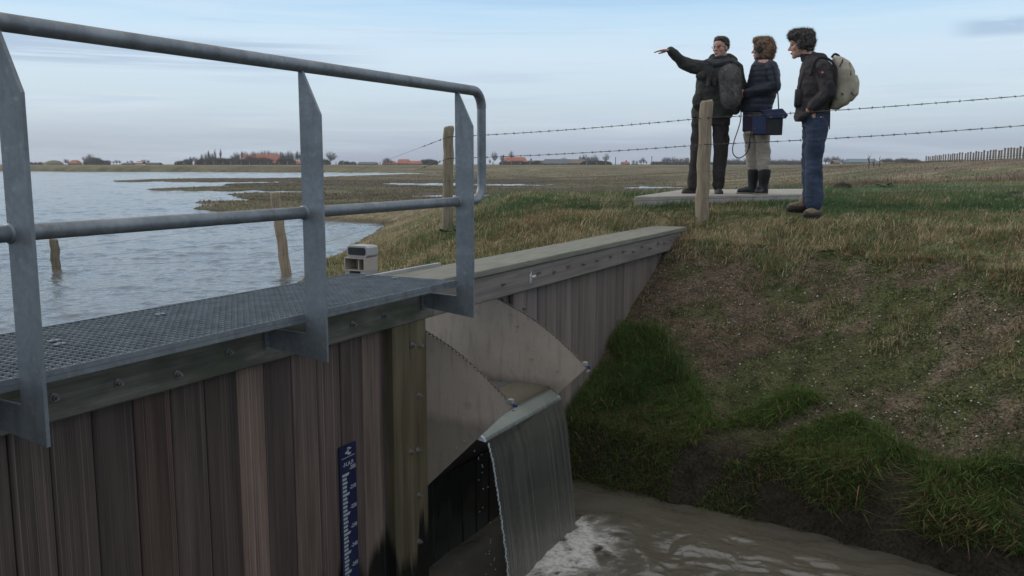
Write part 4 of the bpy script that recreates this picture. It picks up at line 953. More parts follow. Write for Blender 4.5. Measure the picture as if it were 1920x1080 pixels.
hb = blob('hair', h, M['hair_dark'], f.root, .006, 1, curls(.010, 48, 3)); strands('hair_strands', hb, 3500, .018, .0011, None, (.10,.078,.062), 0, .5)
gl = MB()
for sx in (-1, 1):
    ring = [T(sx*.135+.105*math.cos(a), -.400+.03*abs(math.cos(a)), .500+.058*math.sin(a)) for a in np.linspace(0, 2*math.pi, 17)]; gl.tube(ring, .0022, 5)
    gl.tube([T(sx*.24,-.375,.515), T(sx*.31,-.15,.52), T(sx*.325,.05,.52)], .0022, 5)
gl.tube([T(-.03,-.405,.515), T(.03,-.405,.515)], .002, 5); gl.build('glasses', M['glass'], f.root)
j = MB(); f.rows(j, [(116,1324,1367,.105),(119.5,1313,1374,.13),(126,1304,1381,.16),(140,1303,1383,.17),(160,1302,1381,.165),(185,1299,1376,.165),(205,1295,1371,.175),(223,1293.5,1367.5,.175)])
for a, b, ra, rb in ((f.m(1312,132,0), f.m(1296,130,-.07), .088, .080), (f.m(1296,130,-.07), f.m(1276,124,-.16), .080, .070), (f.m(1276,124,-.16), f.m(1255,104.5,-.29), .068, .050), (f.m(1374,136,0), f.m(1382,170,.02), .085, .078), (f.m(1382,170,.02), f.m(1373,208,-.06), .078, .062)): j.cap(a, b, ra, rb, 16)
j.ell(f.m(1306,193,-.13), (.07,.05,.10)); j.ell(f.m(1310,148,-.15), (.06,.03,.055))
blob('jacket', j, M['olive'], f.root, .009, 4, crumple(.019, 10, (1,1,1.3), 5))
c_ = MB()
c_.loft([(*f.m(1345,124,.01)[:2], f.m(0,124)[2], .165,.12), (*f.m(1344,116,0)[:2], f.m(0,116)[2], .120,.115), (*f.m(1344,112,.0)[:2], f.m(0,112)[2], .098,.10)], 24)
blob('collar', c_, M['yoke'], f.root, .007, 3, crumple(.008, 14, seed=2))
hd = MB(); hd.cap(f.m(1331,112,.07), f.m(1358,112,.09), .045, .05); hd.cap(f.m(1358,112,.09), f.m(1369,118,.06), .05, .045); hd.cap(f.m(1331,112,.07), f.m(1326,117,.03), .045, .035); blob('hood', hd, M['olive'], f.root, .008, 4, crumple(.008, 12, seed=8))
yk = MB(); yk.rows = None
for a, b in (((1316,122,-.09), (1336,130,-.155)), ((1336,130,-.155), (1362,125,-.14)), ((1362,125,-.14), (1376,131,-.06))): yk.cap(f.m(*a), f.m(*b), .027, .027)
blob('yoke', yk, M['yoke'], f.root, .008, 4, crumple(.006, 12, seed=9))
t_ = MB(); f.rows(t_, [(208,1300,1364,.13),(222,1296,1365,.135),(236,1295,1366,.13)])
for a, b, ra, rb in ((f.m(1311.5,234,0), f.m(1307,290,-.02), .103, .083), (f.m(1307,290,-.02), f.m(1301.5,348,0), .083, .074), (f.m(1348,234,0), f.m(1349.5,290,-.02), .103, .084), (f.m(1349.5,290,-.02), f.m(1347.5,345,0), .084, .075)): t_.cap(a, b, ra, rb, 16)
t_.ell(f.m(1299,262,-.02), (.035,.06,.075)); t_.ell(f.m(1361,262,-.02), (.03,.06,.075))
blob('trousers', t_, M['darktrous'], f.root, .009, 4, crumple(.012, 9, (1,1,1.6), 6))
for (hx, tx, dy, ty) in ((1303, 1287, .02, -.04), (1347.5, 1350, .05, -.19)):
    sh = MB(); sh.cap(f.m(hx,357,dy), f.m(tx,358.5,ty), .042, .038); sh.cap(f.m(hx,351,dy), f.m(hx,356,dy), .052, .048); sh.cap(f.m(hx,360.3,dy), f.m(tx,360.3,ty), .045, .046)
    o_ = blob('shoe', sh, M['darkshoe'], f.root, .006, 3)
    for v in o_.data.vertices: v.co.z = max(v.co.z, .001)
bn = MB(); bx_, by_, bz_ = f.m(1331,158,-.225)
for sx in (-1, 1):
    bn.tube([(bx_+sx*.030, by_, bz_+.062), (bx_+sx*.032, by_, bz_+.03), (bx_+sx*.036, by_-.005, bz_+.02), (bx_+sx*.036, by_-.01, bz_-.06)], [.019,.022,.030,.031], 14)
bn.box((bx_-.028, by_-.014, bz_-.02), (bx_+.028, by_+.014, bz_+.035)); bino = bn.build('binoculars', M['black'], None, (0,0,0), ang=40)
bino.matrix_world = Matrix.Translation(f.root.location) @ Matrix.Rotation(f.root.rotation_euler.z, 4, 'Z'); tag(bino, 'small black binoculars hanging on the olive jacket', 'binoculars')
for sx, (px_, py_, dy_) in ((-1, (1329,121,-.12)), (1, (1358,121,-.12))): stp = MB(); stp.tube([(bx_+sx*.03, by_, bz_+.05), f.m((px_*1+1331)/2, 138, -.19), f.m(px_, py_, dy_)], .006, 6); stp.build('strap', M['black'], bino)

# ---- the woman with the headphones
g2 = Fig(1417, 362.5, .0065, 10.75, -.355, 'person in navy quilted jacket, beige trousers and black rubber boots, curly hair under headphones')
T, R3, body, eyes, brows, lips = head_parts(g2.m(1419, 120, 0), .235, R(-97), R(0))
body.cap(g2.m(1425, 110, 0), g2.m(1427, 126, 0), .052, .062)
g2.rows(body, [(122,1412,1438,.15),(130,1406,1446,.17),(160,1402,1448,.16),(200,1394,1436,.15),(245,1393,1438,.15)])
for a, b, ra, rb in ((g2.m(1434,136,-.17), g2.m(1443,172,-.19), .045, .04), (g2.m(1443,172,-.19), g2.m(1396,181,-.14), .04, .026), (g2.m(1434,136,.15), g2.m(1428,170,.2), .045, .04), (g2.m(1428,170,.2), g2.m(1398,178,.05), .04, .026),
                     (g2.m(1427,248,-.08), g2.m(1432,288,-.08), .07, .05), (g2.m(1432,288,-.08), g2.m(1434,350,-.08), .05, .035), (g2.m(1405,248,.08), g2.m(1408,288,.08), .07, .05), (g2.m(1408,288,.08), g2.m(1413,350,.08), .05, .035)): body.cap(a, b, ra, rb, 14)
hand_shapes(body, g2.m(1396, 180.5, -.14), (-.9, -.1, .08), (0, 1, 0), .165, .75, .3, -1)
hand_shapes(body, g2.m(1398, 178, .05), (-.9, -.35, -.05), (0, -1, 0), .165, .75, .3, 1)
blob('body', body, M['skin'], g2.root, .0045, 2)
for nm, mb_, mm in (('eye', eyes[0], 'eye'), ('eye', eyes[1], 'eye'), ('eyebrow', brows[0], 'hair_red'), ('eyebrow', brows[1], 'hair_red'), ('lips', lips, 'lips')): mb_.build(nm, M[mm], g2.root, smooth=True)
h = MB()
for cc, rr_ in (((0,.16,.72), (.42,.46,.38)), ((0,.34,.48), (.42,.34,.42)), ((0,.36,.20), (.36,.25,.22)), ((.30,.06,.62), (.14,.30,.30)), ((-.30,.06,.62), (.14,.30,.30)), ((0,-.10,.93), (.30,.28,.17)), ((.30,.22,.28), (.13,.22,.26)), ((-.30,.22,.28), (.13,.22,.26))): h.ell(T(*cc), rr_, R3, 18, 12)
hb = blob('hair', h, M['hair_red'], g2.root, .006, 1, curls(.016, 30, 7)); strands('hair_strands', hb, 5000, .028, .0013, None, (.26,.165,.10), .1, .7)
ph = MB(); 
for sx in (-1, 1):
    ph.tube([T(sx*.40,-.02,.47), T(sx*.455,-.02,.47), T(sx*.51,-.02,.47)], [.036,.040,.030], 18)
ph.tube([T(.47*math.cos(a), .02, .50+.56*math.sin(a)) for a in np.linspace(.1, math.pi-.1, 18)], .008, 8)
ho = ph.build('headphones', M['black'], None, (0,0,0), ang=40); ho.matrix_world = Matrix.Translation(g2.root.location) @ Matrix.Rotation(g2.root.rotation_euler.z, 4, 'Z'); tag(ho, 'black over-ear headphones worn over curly auburn hair', 'headphones')
j = MB(); g2.rows(j, [(118,1413,1434,.08),(123,1407,1443,.13),(131,1402,1450,.185),(145,1399,1454,.20),(160,1396,1454,.195),(175,1393,1451,.19),(190,1389,1447,.18),(202,1387,1443,.18),(213,1387,1441,.175)])
for a, b, ra, rb in ((g2.m(1437,136,-.16), g2.m(1444,168,-.19), .078, .078), (g2.m(1444,170,-.19), g2.m(1398,181,-.15), .078, .055), (g2.m(1437,136,.16), g2.m(1430,170,.2), .07, .07), (g2.m(1430,170,.2), g2.m(1400,178,.06), .07, .055)): j.cap(a, b, ra, rb, 16)
def quilt(co):
    z_ = co[:, 2]+(fbm(co[:, 0]*5, co[:, 1]*5, co[:, 2]*5, seed=4)-.5)*.02
    return (.0045*np.abs(np.sin(z_*math.pi/.062))**.6-.003+(fbm(co[:, 0]*22, co[:, 1]*22, co[:, 2]*14, seed=9)-.5)*.012).astype(np.float32)
blob('jacket', j, M['navy'], g2.root, .008, 3, quilt)
c_ = MB(); c_.loft([(*g2.m(1425,123,0)[:2], g2.m(0,123)[2], .085,.085), (*g2.m(1422,116,0)[:2], g2.m(0,116)[2], .078,.075)], 20); blob('collar', c_, M['navy'], g2.root, .006, 2)
u_ = MB(); g2.rows(u_, [(206,1391,1438,.165),(228,1390.5,1438,.165),(248,1391,1436,.16)]); blob('pullover', u_, M['purple'], g2.root, .008, 4, crumple(.008, 10, seed=12))
t_ = MB(); g2.rows(t_, [(236,1393,1438,.145),(252,1393,1441,.145)])
for a, b, ra, rb in ((g2.m(1427,252,-.075), g2.m(1431,290,-.08), .090, .074), (g2.m(1431,290,-.08), g2.m(1430,314,-.08), .076, .074), (g2.m(1407,252,.075), g2.m(1408,290,.08), .088, .070), (g2.m(1408,290,.08), g2.m(1412,314,.08), .070, .068)): t_.cap(a, b, ra, rb, 16)
blob('trousers', t_, M['beige'], g2.root, .008, 3, crumple(.016, 11, (1,1,1.8), 13))
for ax, tx, dy, tdy in ((1413, 1384, .08, .10), (1432, 1416, -.08, -.17)):
    b_ = MB(); z0 = 317
    b_.loft([(*g2.m(ax+1,z0,dy)[:2], g2.m(0,z0)[2], .076,.074), (*g2.m(ax+1,z0+10,dy)[:2], g2.m(0,z0+10)[2], .072,.070), (*g2.m(ax,343,dy)[:2], g2.m(0,343)[2], .058,.056), (*g2.m(ax,356,dy)[:2], g2.m(0,356)[2], .060,.052), (*g2.m(ax,361,dy)[:2], g2.m(0,361)[2], .056,.050)], 22)
    b_.cap(g2.m(ax-2,356,dy), g2.m(tx+6,357.5,tdy), .046, .036); b_.cap(g2.m(ax-2,353,dy), g2.m((ax+tx)/2,356,(dy+tdy)/2), .05, .042)
    bo = blob('boot', b_, M['boot'], g2.root, .006, 3)
    for v in bo.data.vertices: v.co.z = max(v.co.z, .006)
    so_ = MB(); so_.cap(g2.m(ax+1,361.6,dy), g2.m(tx+6,361.6,tdy), .055, .044); sb = so_.build('sole', M['sole'], bo, smooth=True)
    for v in sb.data.vertices: v.co.z = .004+(max(-.004, min(.012, v.co.z-.006)))
for k in range(4): mb = MB(); mb.ell(g2.m(1443, 322+k*6, -.09), (.007,.007,.007), None, 8, 6); mb.build('boot_button', M['white_print'], g2.root)
# shoulder bag
def hang(o, root): o.matrix_world = Matrix.Translation(root.location) @ Matrix.Rotation(root.rotation_euler.z, 4, 'Z'); return o
bag = empty('shoulder_bag', g2.root.location, g2.root.rotation_euler.z, 'black and blue nylon shoulder bag hanging at the hip of the person in boots', 'bag')
mb = MB(); P = [g2.m(1408,216), g2.m(1461,219), g2.m(1460,256.5), g2.m(1409,256)]; 
mb.prism([(p[0], p[2]) for p in P], 1, -.34, -.21); blob('case', mb, M['black'], bag, .006, 3, crumple(.004, 14, seed=3))
mb = MB(); P = [g2.m(1423,213), g2.m(1459,210.5), g2.m(1469,222), g2.m(1466,227), g2.m(1434,228)]; mb.prism([(p[0], p[2]) for p in P], 1, -.362, -.20); blob('flap', mb, M['bagblue'], bag, .006, 3)
mb = MB(); P = [g2.m(1409,222), g2.m(1432,224), g2.m(1432,254), g2.m(1410,254)]; mb.prism([(p[0], p[2]) for p in P], 1, -.350, -.335); mb.build('side_pocket', M['bagblue'], bag)
mb = MB(); mb.ell(g2.m(1413,245,-.353), (.010,.003,.006)); mb.build('badge', M['red'], bag)
for px_ in (1440, 1461): mb = MB(); mb.ell(g2.m(px_,225.5,-.366), (.005,.003,.005)); mb.build('press_stud', M['white_print'], bag)
mb = MB(); mb.tube([g2.m(1453,213,-.28), g2.m(1450.5,185,-.26), g2.m(1447,160,-.265), g2.m(1441,135,-.255), g2.m(1433,123,-.13), g2.m(1430,121.5,0)], .008, 6); mb.build('strap', M['black'], bag); mb = MB(); mb.tube([g2.m(1421,214,-.28), g2.m(1428,208,-.265), g2.m(1436,212,-.28)], .008, 6); mb.build('handle', M['black'], bag)

# ---- furry microphone between them, held by its grip
mic = empty('furry_microphone', g2.root.location, g2.root.rotation_euler.z, 'grey furry windshield microphone held up between the pointing person and the one with headphones', 'microphone')
mb = MB(); mb.cap(g2.m(1367,151,-.36), g2.m(1370,191,-.36), .112, .098, 24); fo = blob('windshield', mb, M['fur'], mic, .008, 3, curls(.012, 26, 5)); strands('fur', fo, 9000, .030, .0016, None, (.21,.195,.185), .5, .6)
mb = MB(); mb.tube([g2.m(1374,190,-.34), g2.m(1381,186,-.22), g2.m(1386,181,-.16)], .012, 8); mb.tube([g2.m(1385.5,172,-.155), g2.m(1386.5,190,-.155)], .014, 10); mb.build('grip', M['black'], mic)
mb = MB(); pts = [g2.m(*p) for p in ((1386.5,190,-.155),(1387,205,-.16),(1388,225,-.2),(1384,245,-.22),(1378,265,-.24),(1375.5,280,-.25),(1378,291,-.25),(1386,296.5,-.25),(1394,294,-.24),(1401,286,-.22),(1404,276,-.2),(1405,262,-.2),(1409,240,-.22))]
def smooth_path(P, n=6):
    P = [Vector(p) for p in P]; o_ = []
    for i in range(len(P)-1):
        p0, p1, p2, p3 = P[max(i-1, 0)], P[i], P[i+1], P[min(i+2, len(P)-1)]
        for k in range(n): t = k/n; o_.append(.5*((2*p1)+(p2-p0)*t+(2*p0-5*p1+4*p2-p3)*t*t+(3*p1-p0-3*p2+p3)*t**3))
    return o_+[P[-1]]
mb.tube(smooth_path(pts), .0062, 7); mb.cap(g2.m(1404,278,-.2), g2.m(1405,268,-.2), .012, .012); mb.build('cable', M['black'], mic, smooth=True)

# ---- the man with the rucksack
zg3 = -.505
f3 = Fig(1527, 400, .00547, 9.1, zg3, 'person with curly grey-brown hair in charcoal softshell and blue jeans wearing a cream rucksack')
T, R3, body, eyes, brows, lips = head_parts(f3.m(1495, 114, 0), .255, R(-86), R(6))
body.cap(f3.m(1503, 104, 0), f3.m(1512, 120, 0), .056, .068)
f3.rows(body, [(121,1504,1528,.10),(130,1502,1540,.15),(160,1500,1545,.17),(200,1498,1540,.16),(226,1503,1545,.16)])
for a, b, ra, rb in ((f3.m(1532,138,-.18), f3.m(1545,182,-.22), .05, .042), (f3.m(1545,182,-.22), f3.m(1513,210,-.17), .042, .03), (f3.m(1526,138,.18), f3.m(1538,182,.22), .05, .042), (f3.m(1538,182,.22), f3.m(1508,205,.15), .042, .03),
                     (f3.m(1528,228,-.08), f3.m(1523,295,-.08), .085, .062), (f3.m(1523,295,-.08), f3.m(1529,382,-.08), .06, .042), (f3.m(1522,228,.08), f3.m(1517,295,.08), .085, .062), (f3.m(1517,295,.08), f3.m(1519,376,.08), .06, .042)): body.cap(a, b, ra, rb, 14)
hand_shapes(body, f3.m(1517, 203, -.160), (-.35, .55, -.9), (0, 1, 0), .17, .30, .3, 1)
blob('body', body, M['skin'], f3.root, .0045, 2)
for nm, mb_, mm in (('eye', eyes[0], 'eye'), ('eye', eyes[1], 'eye'), ('eyebrow', brows[0], 'hair_dark'), ('eyebrow', brows[1], 'hair_dark'), ('lips', lips, 'lips')): mb_.build(nm, M[mm], f3.root, smooth=True)
h = MB()
for cc, rr_ in (((0,.12,.80), (.36,.42,.27)), ((0,.28,.62), (.35,.26,.33)), ((0,-.10,.90), (.29,.30,.18)), ((.30,.14,.60), (.07,.20,.24)), ((-.30,.14,.60), (.07,.20,.24)), ((0,.27,.32), (.24,.16,.20)), ((.29,-.04,.52), (.045,.05,.14)), ((0,-.30,.88), (.18,.12,.11))): h.ell(T(*cc), rr_, R3, 18, 12)
hb = blob('hair', h, M['hair_curl'], f3.root, .006, 1, curls(.020, 30, 11)); strands('hair_strands', hb, 5000, .030, .0012, None, (.10,.088,.078), 0, .8)
j = MB(); f3.rows(j, [(112,1500,1522,.085),(117,1500,1532,.12),(125,1496,1546,.17),(138,1494,1555,.20),(152,1493,1557,.21),(170,1491,1555,.20),(190,1490,1551,.19),(205,1488.5,1550,.185),(216,1489,1550,.18)])
j.cap(f3.m(1516,117,.0), f3.m(1528,121,.0), .075, .085); j.loft([(*f3.m(1517,212,0)[:2], f3.m(0,212)[2], .155,.175), (*f3.m(1506,221,0)[:2], f3.m(0,221)[2], .105,.17), (*f3.m(1498,229,0)[:2], f3.m(0,229)[2], .05,.14)], 24)
for a, b, ra, rb in ((f3.m(1534,138,-.17), f3.m(1545,180,-.22), .085, .078), (f3.m(1545,181,-.22), f3.m(1519,205,-.19), .078, .056), (f3.m(1530,138,.17), f3.m(1540,180,.22), .08, .075), (f3.m(1540,181,.22), f3.m(1515,204,.16), .075, .055)): j.cap(a, b, ra, rb, 16)
blob('jacket', j, M['brownj'], f3.root, .008, 4, crumple(.018, 10, (1,1,1.4), 15))
c_ = MB(); c_.loft([(*f3.m(1512,121,0)[:2], f3.m(0,121)[2], .090,.095), (*f3.m(1506,112,0)[:2], f3.m(0,112)[2], .068,.075), (*f3.m(1503,108,0)[:2], f3.m(0,108)[2], .062,.07)], 20); blob('collar', c_, M['darkpanel'], f3.root, .006, 2)
d_ = MB(); d_.cap(f3.m(1547,168,-.262), f3.m(1548,184,-.262), .050, .056); d_.cap(f3.m(1547,184,-.262), f3.m(1526,204,-.225), .054, .042); blob('sleeve_panel', d_, M['darkpanel'], f3.root, .008, 3, crumple(.008, 10, seed=14))
mb = MB(); mb.tube([f3.m(1533,146,-.2615), f3.m(1533,146,-.2665)], .014, 14); mb.build('sleeve_logo', M['red'], f3.root); mb = MB(); mb.ell(f3.m(1533.5,145.7,-.268), (.008,.002,.004)); mb.build('sleeve_logo_mark', M['white_print'], f3.root)
t_ = MB(); f3.rows(t_, [(205,1503,1548,.155),(222,1501,1549,.16),(240,1502,1549,.155)])
for a, b, ra, rb in ((f3.m(1529,238,-.085), f3.m(1525,295,-.085), .108, .090), (f3.m(1525,295,-.085), f3.m(1530,381,-.09), .088, .086), (f3.m(1521,238,.08), f3.m(1518,295,.08), .10, .085), (f3.m(1518,295,.08), f3.m(1524,376,.07), .084, .082)): t_.cap(a, b, ra, rb, 16)
blob('jeans', t_, M['jeans'], f3.root, .009, 3, crumple(.016, 8, (1,1,1.9), 16))
for hx, hy, tx, ty, dy, tdy, dz in ((1534,393,1520,398,-.07,-.20,0), (1513,384,1490,389,.10,.06,.045)):
    s_h = MB(); s_h.cap(f3.m(hx,hy,dy), f3.m(tx,ty-1.5,tdy), .052, .042); s_h.cap(f3.m(hx,hy-8,dy), f3.m(hx,hy-2,dy), .060, .056)
    sh = blob('shoe', s_h, M['shoe'], f3.root, .006, 3); so_ = MB(); so_.cap(f3.m(hx+2,hy+6,dy), f3.m(tx-1,ty+1,tdy), .052, .048, 14); o_ = so_.build('sole', M['darkshoe'], sh, smooth=True)
# rucksack
pk = empty('rucksack', f3.root.location, f3.root.rotation_euler.z, 'cream canvas rucksack on the back of the person in jeans', 'rucksack')
mb = MB(); f3.rows(mb, [(113,1553,1560,.06),(118,1549,1570,.12),(126,1549,1580,.15),(140,1551,1588,.16),(155,1553,1591,.165),(172,1554,1592,.165),(188,1552,1589,.16),(199,1550,1580,.14),(207,1549,1565,.11)], 2.8)
blob('pack_body', mb, M['pack'], pk, .008, 3, crumple(.016, 8, seed=18))
mb = MB(); mb.loft([(*f3.m(1585,148,0)[:2], f3.m(0,148)[2], .05,.11), (*f3.m(1588,160,0)[:2], f3.m(0,160)[2], .055,.12), (*f3.m(1588,182,0)[:2], f3.m(0,182)[2], .05,.12), (*f3.m(1581,194,0)[:2], f3.m(0,194)[2], .04,.10)], 20); blob('pocket', mb, M['pack'], pk, .008, 3, crumple(.008, 11, seed=19))
mb = MB(); mb.tube(smooth_path([f3.m(*p) for p in ((1548,188,-.20),(1556,165,-.24),(1556,140,-.22),(1546,124,-.19),(1530,118,-.17),(1519,126,-.20),(1513,150,-.235))]), .013, 8); mb.build('strap', M['darkpanel'], pk, smooth=True); mb = MB(); mb.tube(smooth_path([f3.m(*p) for p in ((1546,124,.19),(1530,118,.17),(1519,126,.20),(1513,150,.225))]), .013, 8); mb.build('strap', M['darkpanel'], pk, smooth=True); mb = MB()
mb.tube(smooth_path([f3.m(*p) for p in ((1548,116,-.02),(1553,110,-.02),(1560,113,-.02),(1562,119,-.02))]), .012, 8); mb.build('haul_loop', M['darkpanel'], pk, smooth=True); mb = MB(); mb.tube([f3.m(1549,206,-.17), f3.m(1550,245,-.16)], .006, 6); mb.build('loose_strap', M['darkpanel'], pk)
for (a, b) in (((1562,135,-.17), (1567,122,-.15)), ((1578,128,-.12), (1582,150,-.16)), ((1567,181,-.172), (1571,185,-.172)), ((1584,180,-.15), (1588,186,-.14))): mb = MB(); mb.tube([f3.m(*a), f3.m(*b)], .006, 6); mb.build('zip', M['black'], pk)
pch = MB(); pch.loft([(*f3.m(1494,172,-.10)[:2], f3.m(0,172)[2], .034,.05), (*f3.m(1494,176,-.10)[:2], f3.m(0,176)[2], .038,.062), (*f3.m(1493,200,-.10)[:2], f3.m(0,200)[2], .036,.062), (*f3.m(1493,204,-.10)[:2], f3.m(0,204)[2], .03,.05)], 20, 4)
po = hang(pch.build('binocular_case', M['black'], None, smooth=True), f3.root); tag(po, 'small black binocular case hanging on the chest of the person with the rucksack', 'case')
mb = MB(); mb.tube([f3.m(1494,173,-.13), f3.m(1499,150,-.16), f3.m(1506,125,-.13)], .005, 6); mb.build('strap', M['black'], po)

# ---------------------------------------------------------------- grass, gravel and weeds
def jitter_col(base, n, a=.25, alt=None, mixk=None):
    c = np.array(base)[None]*rng.uniform(1-a, 1+a, (n, 1))*rng.uniform(.92, 1.08, (n, 3))
    if alt is not None: k = mixk[:, None]; c = c*(1-k)+np.array(alt)[None]*rng.uniform(1-a, 1+a, (n, 1))*k
    return c
def scatter_xy(n, x0, x1, y0, y1): return rng.uniform(x0, x1, n), rng.uniform(y0, y1, n)
in_view = lambda x, y, m=.95: (np.abs(x) < m*y+.4)
pad_poly = np.array(c4)
def in_poly(x, y, poly, grow=0):
    c = poly.mean(0); P = c+(poly-c)*(1+grow); ins = np.zeros(x.shape, bool)
    for i in range(len(P)):
        (ax, ay), (bx_2, by_2) = P[i], P[(i+1) % len(P)]
        ins ^= ((ay > y) != (by_2 > y)) & (x < (bx_2-ax)*(y-ay)/(by_2-ay+1e-12)+ax)
    return ins
STRAW, OLIVE, GREEN, DARKG, BRN = (.46,.37,.235), (.215,.23,.105), (.105,.170,.078), (.045,.080,.028), (.16,.115,.085)
def turf(n, dens_r, hmin, hmax, wid, name, label, region, lean=.7, cat='grass', clump=2.2, seg=2, colfn=None, droop=.6):
    x, y = dens_r(n); k = in_view(x, y) & region(x, y); x, y = x[k], y[k]
    cl = fbm(x*clump, y*clump, seed=91, octv=2); 
    z_ = terrain(x, y); n = len(x); H_ = (hmin+(hmax-hmin)*sst(.3, .75, cl))*rng.uniform(.5, 1.2, n)
    C = colfn(x, y, n); P = np.stack([x, y, z_-.005], -1)
    return tag(blades(name, P, H_, wid*rng.uniform(.6, 1.3, n), C, M['grass'], lean, seg, (.25, -.05), droop), label, cat, kind='stuff')
def reg_land(x, y):
    s, q = s_of(x, y), perp_of(x, y); p = Q0-q
    ok = np.where((q < Q0) & (s < 9.5), (s > crest_s(p)+.0+(fbm(x*1.3, y*1.3, seed=93)-.5)*1.1-.12) & (p > .02), True)
    ok &= ~((q > Q0-.04) & (q < Q0+.285) & (s < end+.05)) & ~((q > Q0+.2) & (s < 3.5))
    return ok & (terrain(x, y) > LAKE+.03) & ~in_poly(x, y, pad_poly, .01)
def col_near(x, y, n):
    nn = fbm(x*.8, y*.8, seed=95); g = sst(8.9, 9.9, y-.05*x)*sst(.12, .35, fbm(x*.4+9, y*.4, seed=96))*sst(-2.2, .5, x)*(1-.75*sst(17, 24, y))
    k = rng.uniform(0, 1, n) < np.clip(.58-.55*g+(nn-.5)*1.6+(fbm(x*4, y*4, seed=98)-.5)*1.6, .04, .92)
    base = np.where(rng.uniform(0, 1, (n, 1)) < (.40+.6*g)[:, None], np.array(GREEN), np.array(OLIVE))
    c = np.where(k[:, None], np.array(STRAW), base); r = rng.uniform(0, 1, n) < .30*sst(.5, .7, fbm(x*1.6, y*1.6, seed=94)); c[r] = (.27,.155,.09)
    return c*rng.uniform(.65, 1.3, (n, 1))
def lograd(r0, r1):
    def fn(n):
        r = r0*(r1/r0)**rng.uniform(0, 1, n); a = rng.uniform(-.62, .72, n); return r*np.sin(a), r*np.cos(a)
    return fn
near_u = lambda n: scatter_xy(n, -3, 11, 4.2, 13)
turf(430000, near_u, .040, .085, .0048, 'crest_grass', 'mixed dry and green grass covering the top of the ditch bank', reg_land, colfn=col_near, lean=1.0)
turf(170000, lograd(12.5, 34), .045, .10, .010, 'pasture_grass', 'rough olive pasture grass beyond the fence and the slab', reg_land, colfn=col_near, seg=1)
turf(200000, near_u, .06, .125, .0075, 'matted_grass', 'long matted blades lying through the grass on top of the bank', reg_land, colfn=lambda x, y, n: col_near(x, y, n)*rng.uniform(.5, 1.5, (n, 1)), lean=1.25, droop=.9)
# taller dry tussocks along the crest and the lake side of the bank
def col_straw(x, y, n): k = rng.uniform(0, 1, n) < .35; c = np.where(k[:, None], np.array(OLIVE), np.array(STRAW)*1.1); return c*rng.uniform(.6, 1.25, (n, 1))
def reg_tus(x, y):
    s, q = s_of(x, y), perp_of(x, y); p = Q0-q
    band = np.where(p > 0, (s < crest_s(p)+1.3), (y < 12.5) & (x < 1.4)); return reg_land(x, y) & band & (fbm(x*2.4, y*2.4, seed=97, octv=2) > .53)
turf(130000, near_u, .06, .15, .005, 'dry_tussocks', 'taller bleached grass tussocks behind the weir wall', reg_tus, lean=.8, colfn=col_straw)
# lush dark sward at the foot of the bank
def foot_xy(n):
    p = rng.uniform(.0, 5.2, n)**1.0; hh = np.interp(p, [0, .35, .9, 1.15, 1.5, 1.9, 2.3, 2.8, 3.3, 4, 5.2], [1.25, 1.12, .58, .34, .55, .52, .30, .36, .42, .42, .4])
    hh = hh*(.88+.3*vnoise(p*3, p*0, seed=5)); s = toe_s(p)+.0*(p<1.2)+.10*(p>=1.2)+rng.uniform(0, 1, n)*hh; lo_ = (rng.uniform(0, 1, n) < .28) & (p < 1.5); s = np.where(lo_, toe_s(p)+rng.uniform(-.03, .18, n), s); q = Q0-p; return s*UX-q*UY, s*UY+q*UX
def reg_foot(x, y): return fbm(x*3.1, y*3.1, seed=99, octv=2) > .33
def col_foot(x, y, n):
    s, q = s_of(x, y), perp_of(x, y); p = Q0-q
    k = sst(.3, .7, fbm(x*1.5, y*1.5, seed=101)+.12*sst(.8, 2, p))[:, None]; c = np.array((.080,.145,.050))*(1-k)+np.array((.165,.25,.075))*k
    d = (rng.uniform(0, 1, n) < .10+.25*sst(.5, .1, s-toe_s(p)))[:, None]; c = np.where(d, np.array((.30,.21,.12)), c); return c*rng.uniform(.55, 1.25, (n, 1))
def xy_blades(n, name, label, hmin, hmax, wid, lean, wind, colfn, xyfn, region):
    x, y = xyfn(n); k = region(x, y); x, y = x[k], y[k]; n = len(x); z_ = terrain(x, y); cl = fbm(x*3, y*3, seed=103)
    H_ = (hmin+(hmax-hmin)*sst(.3, .7, cl))*rng.uniform(.5, 1.2, n)
    return tag(blades(name, np.stack([x, y, z_-.01], -1), H_, wid*rng.uniform(.6, 1.3, n), colfn(x, y, n), M['grass'], lean, 2, wind, .95), label, 'grass', kind='stuff')
xy_blades(120000, 'bank_foot_grass', 'lush dark green grass overhanging the foot of the ditch bank', .07, .16, .0052, .85, (-.18, -.38), col_foot, foot_xy, reg_foot)
# sparse moss tufts, dead stems and pebbles on the bare bank
def bank_xy(n): p = rng.uniform(.02, 5, n); t = rng.uniform(.05, 1.02, n); s = toe_s(p)+.2+(crest_s(p)-toe_s(p)-.15)*t; q = Q0-p; return s*UX-q*UY, s*UY+q*UX
x, y = bank_xy(90000); k = .5*fbm(x*2.6, y*2.6, seed=105)+.5*fbm(x*9, y*9, seed=106)+.10*sst(.5, 2.5, Q0-perp_of(x, y)) > .54; x, y = x[k], y[k]; n = len(x)
tag(blades('moss', np.stack([x, y, terrain(x, y)-.004], -1), rng.uniform(.006, .022, n), rng.uniform(.006, .014, n), jitter_col((.065,.120,.024), n, .6), M['grass'], .8, 1), 'low green moss and seedlings on the bare gravelly bank', 'moss', kind='stuff')
x, y = bank_xy(9000); n = len(x)
tag(blades('dead_stems', np.stack([x, y, terrain(x, y)+.002], -1), rng.uniform(.02, .09, n), rng.uniform(.002, .0045, n), jitter_col((.17,.125,.075), n, .4), M['grass'], 1.6, 1, (0, 0), 1.2), 'fine dead stems lying on the bare bank', 'stems', kind='stuff')
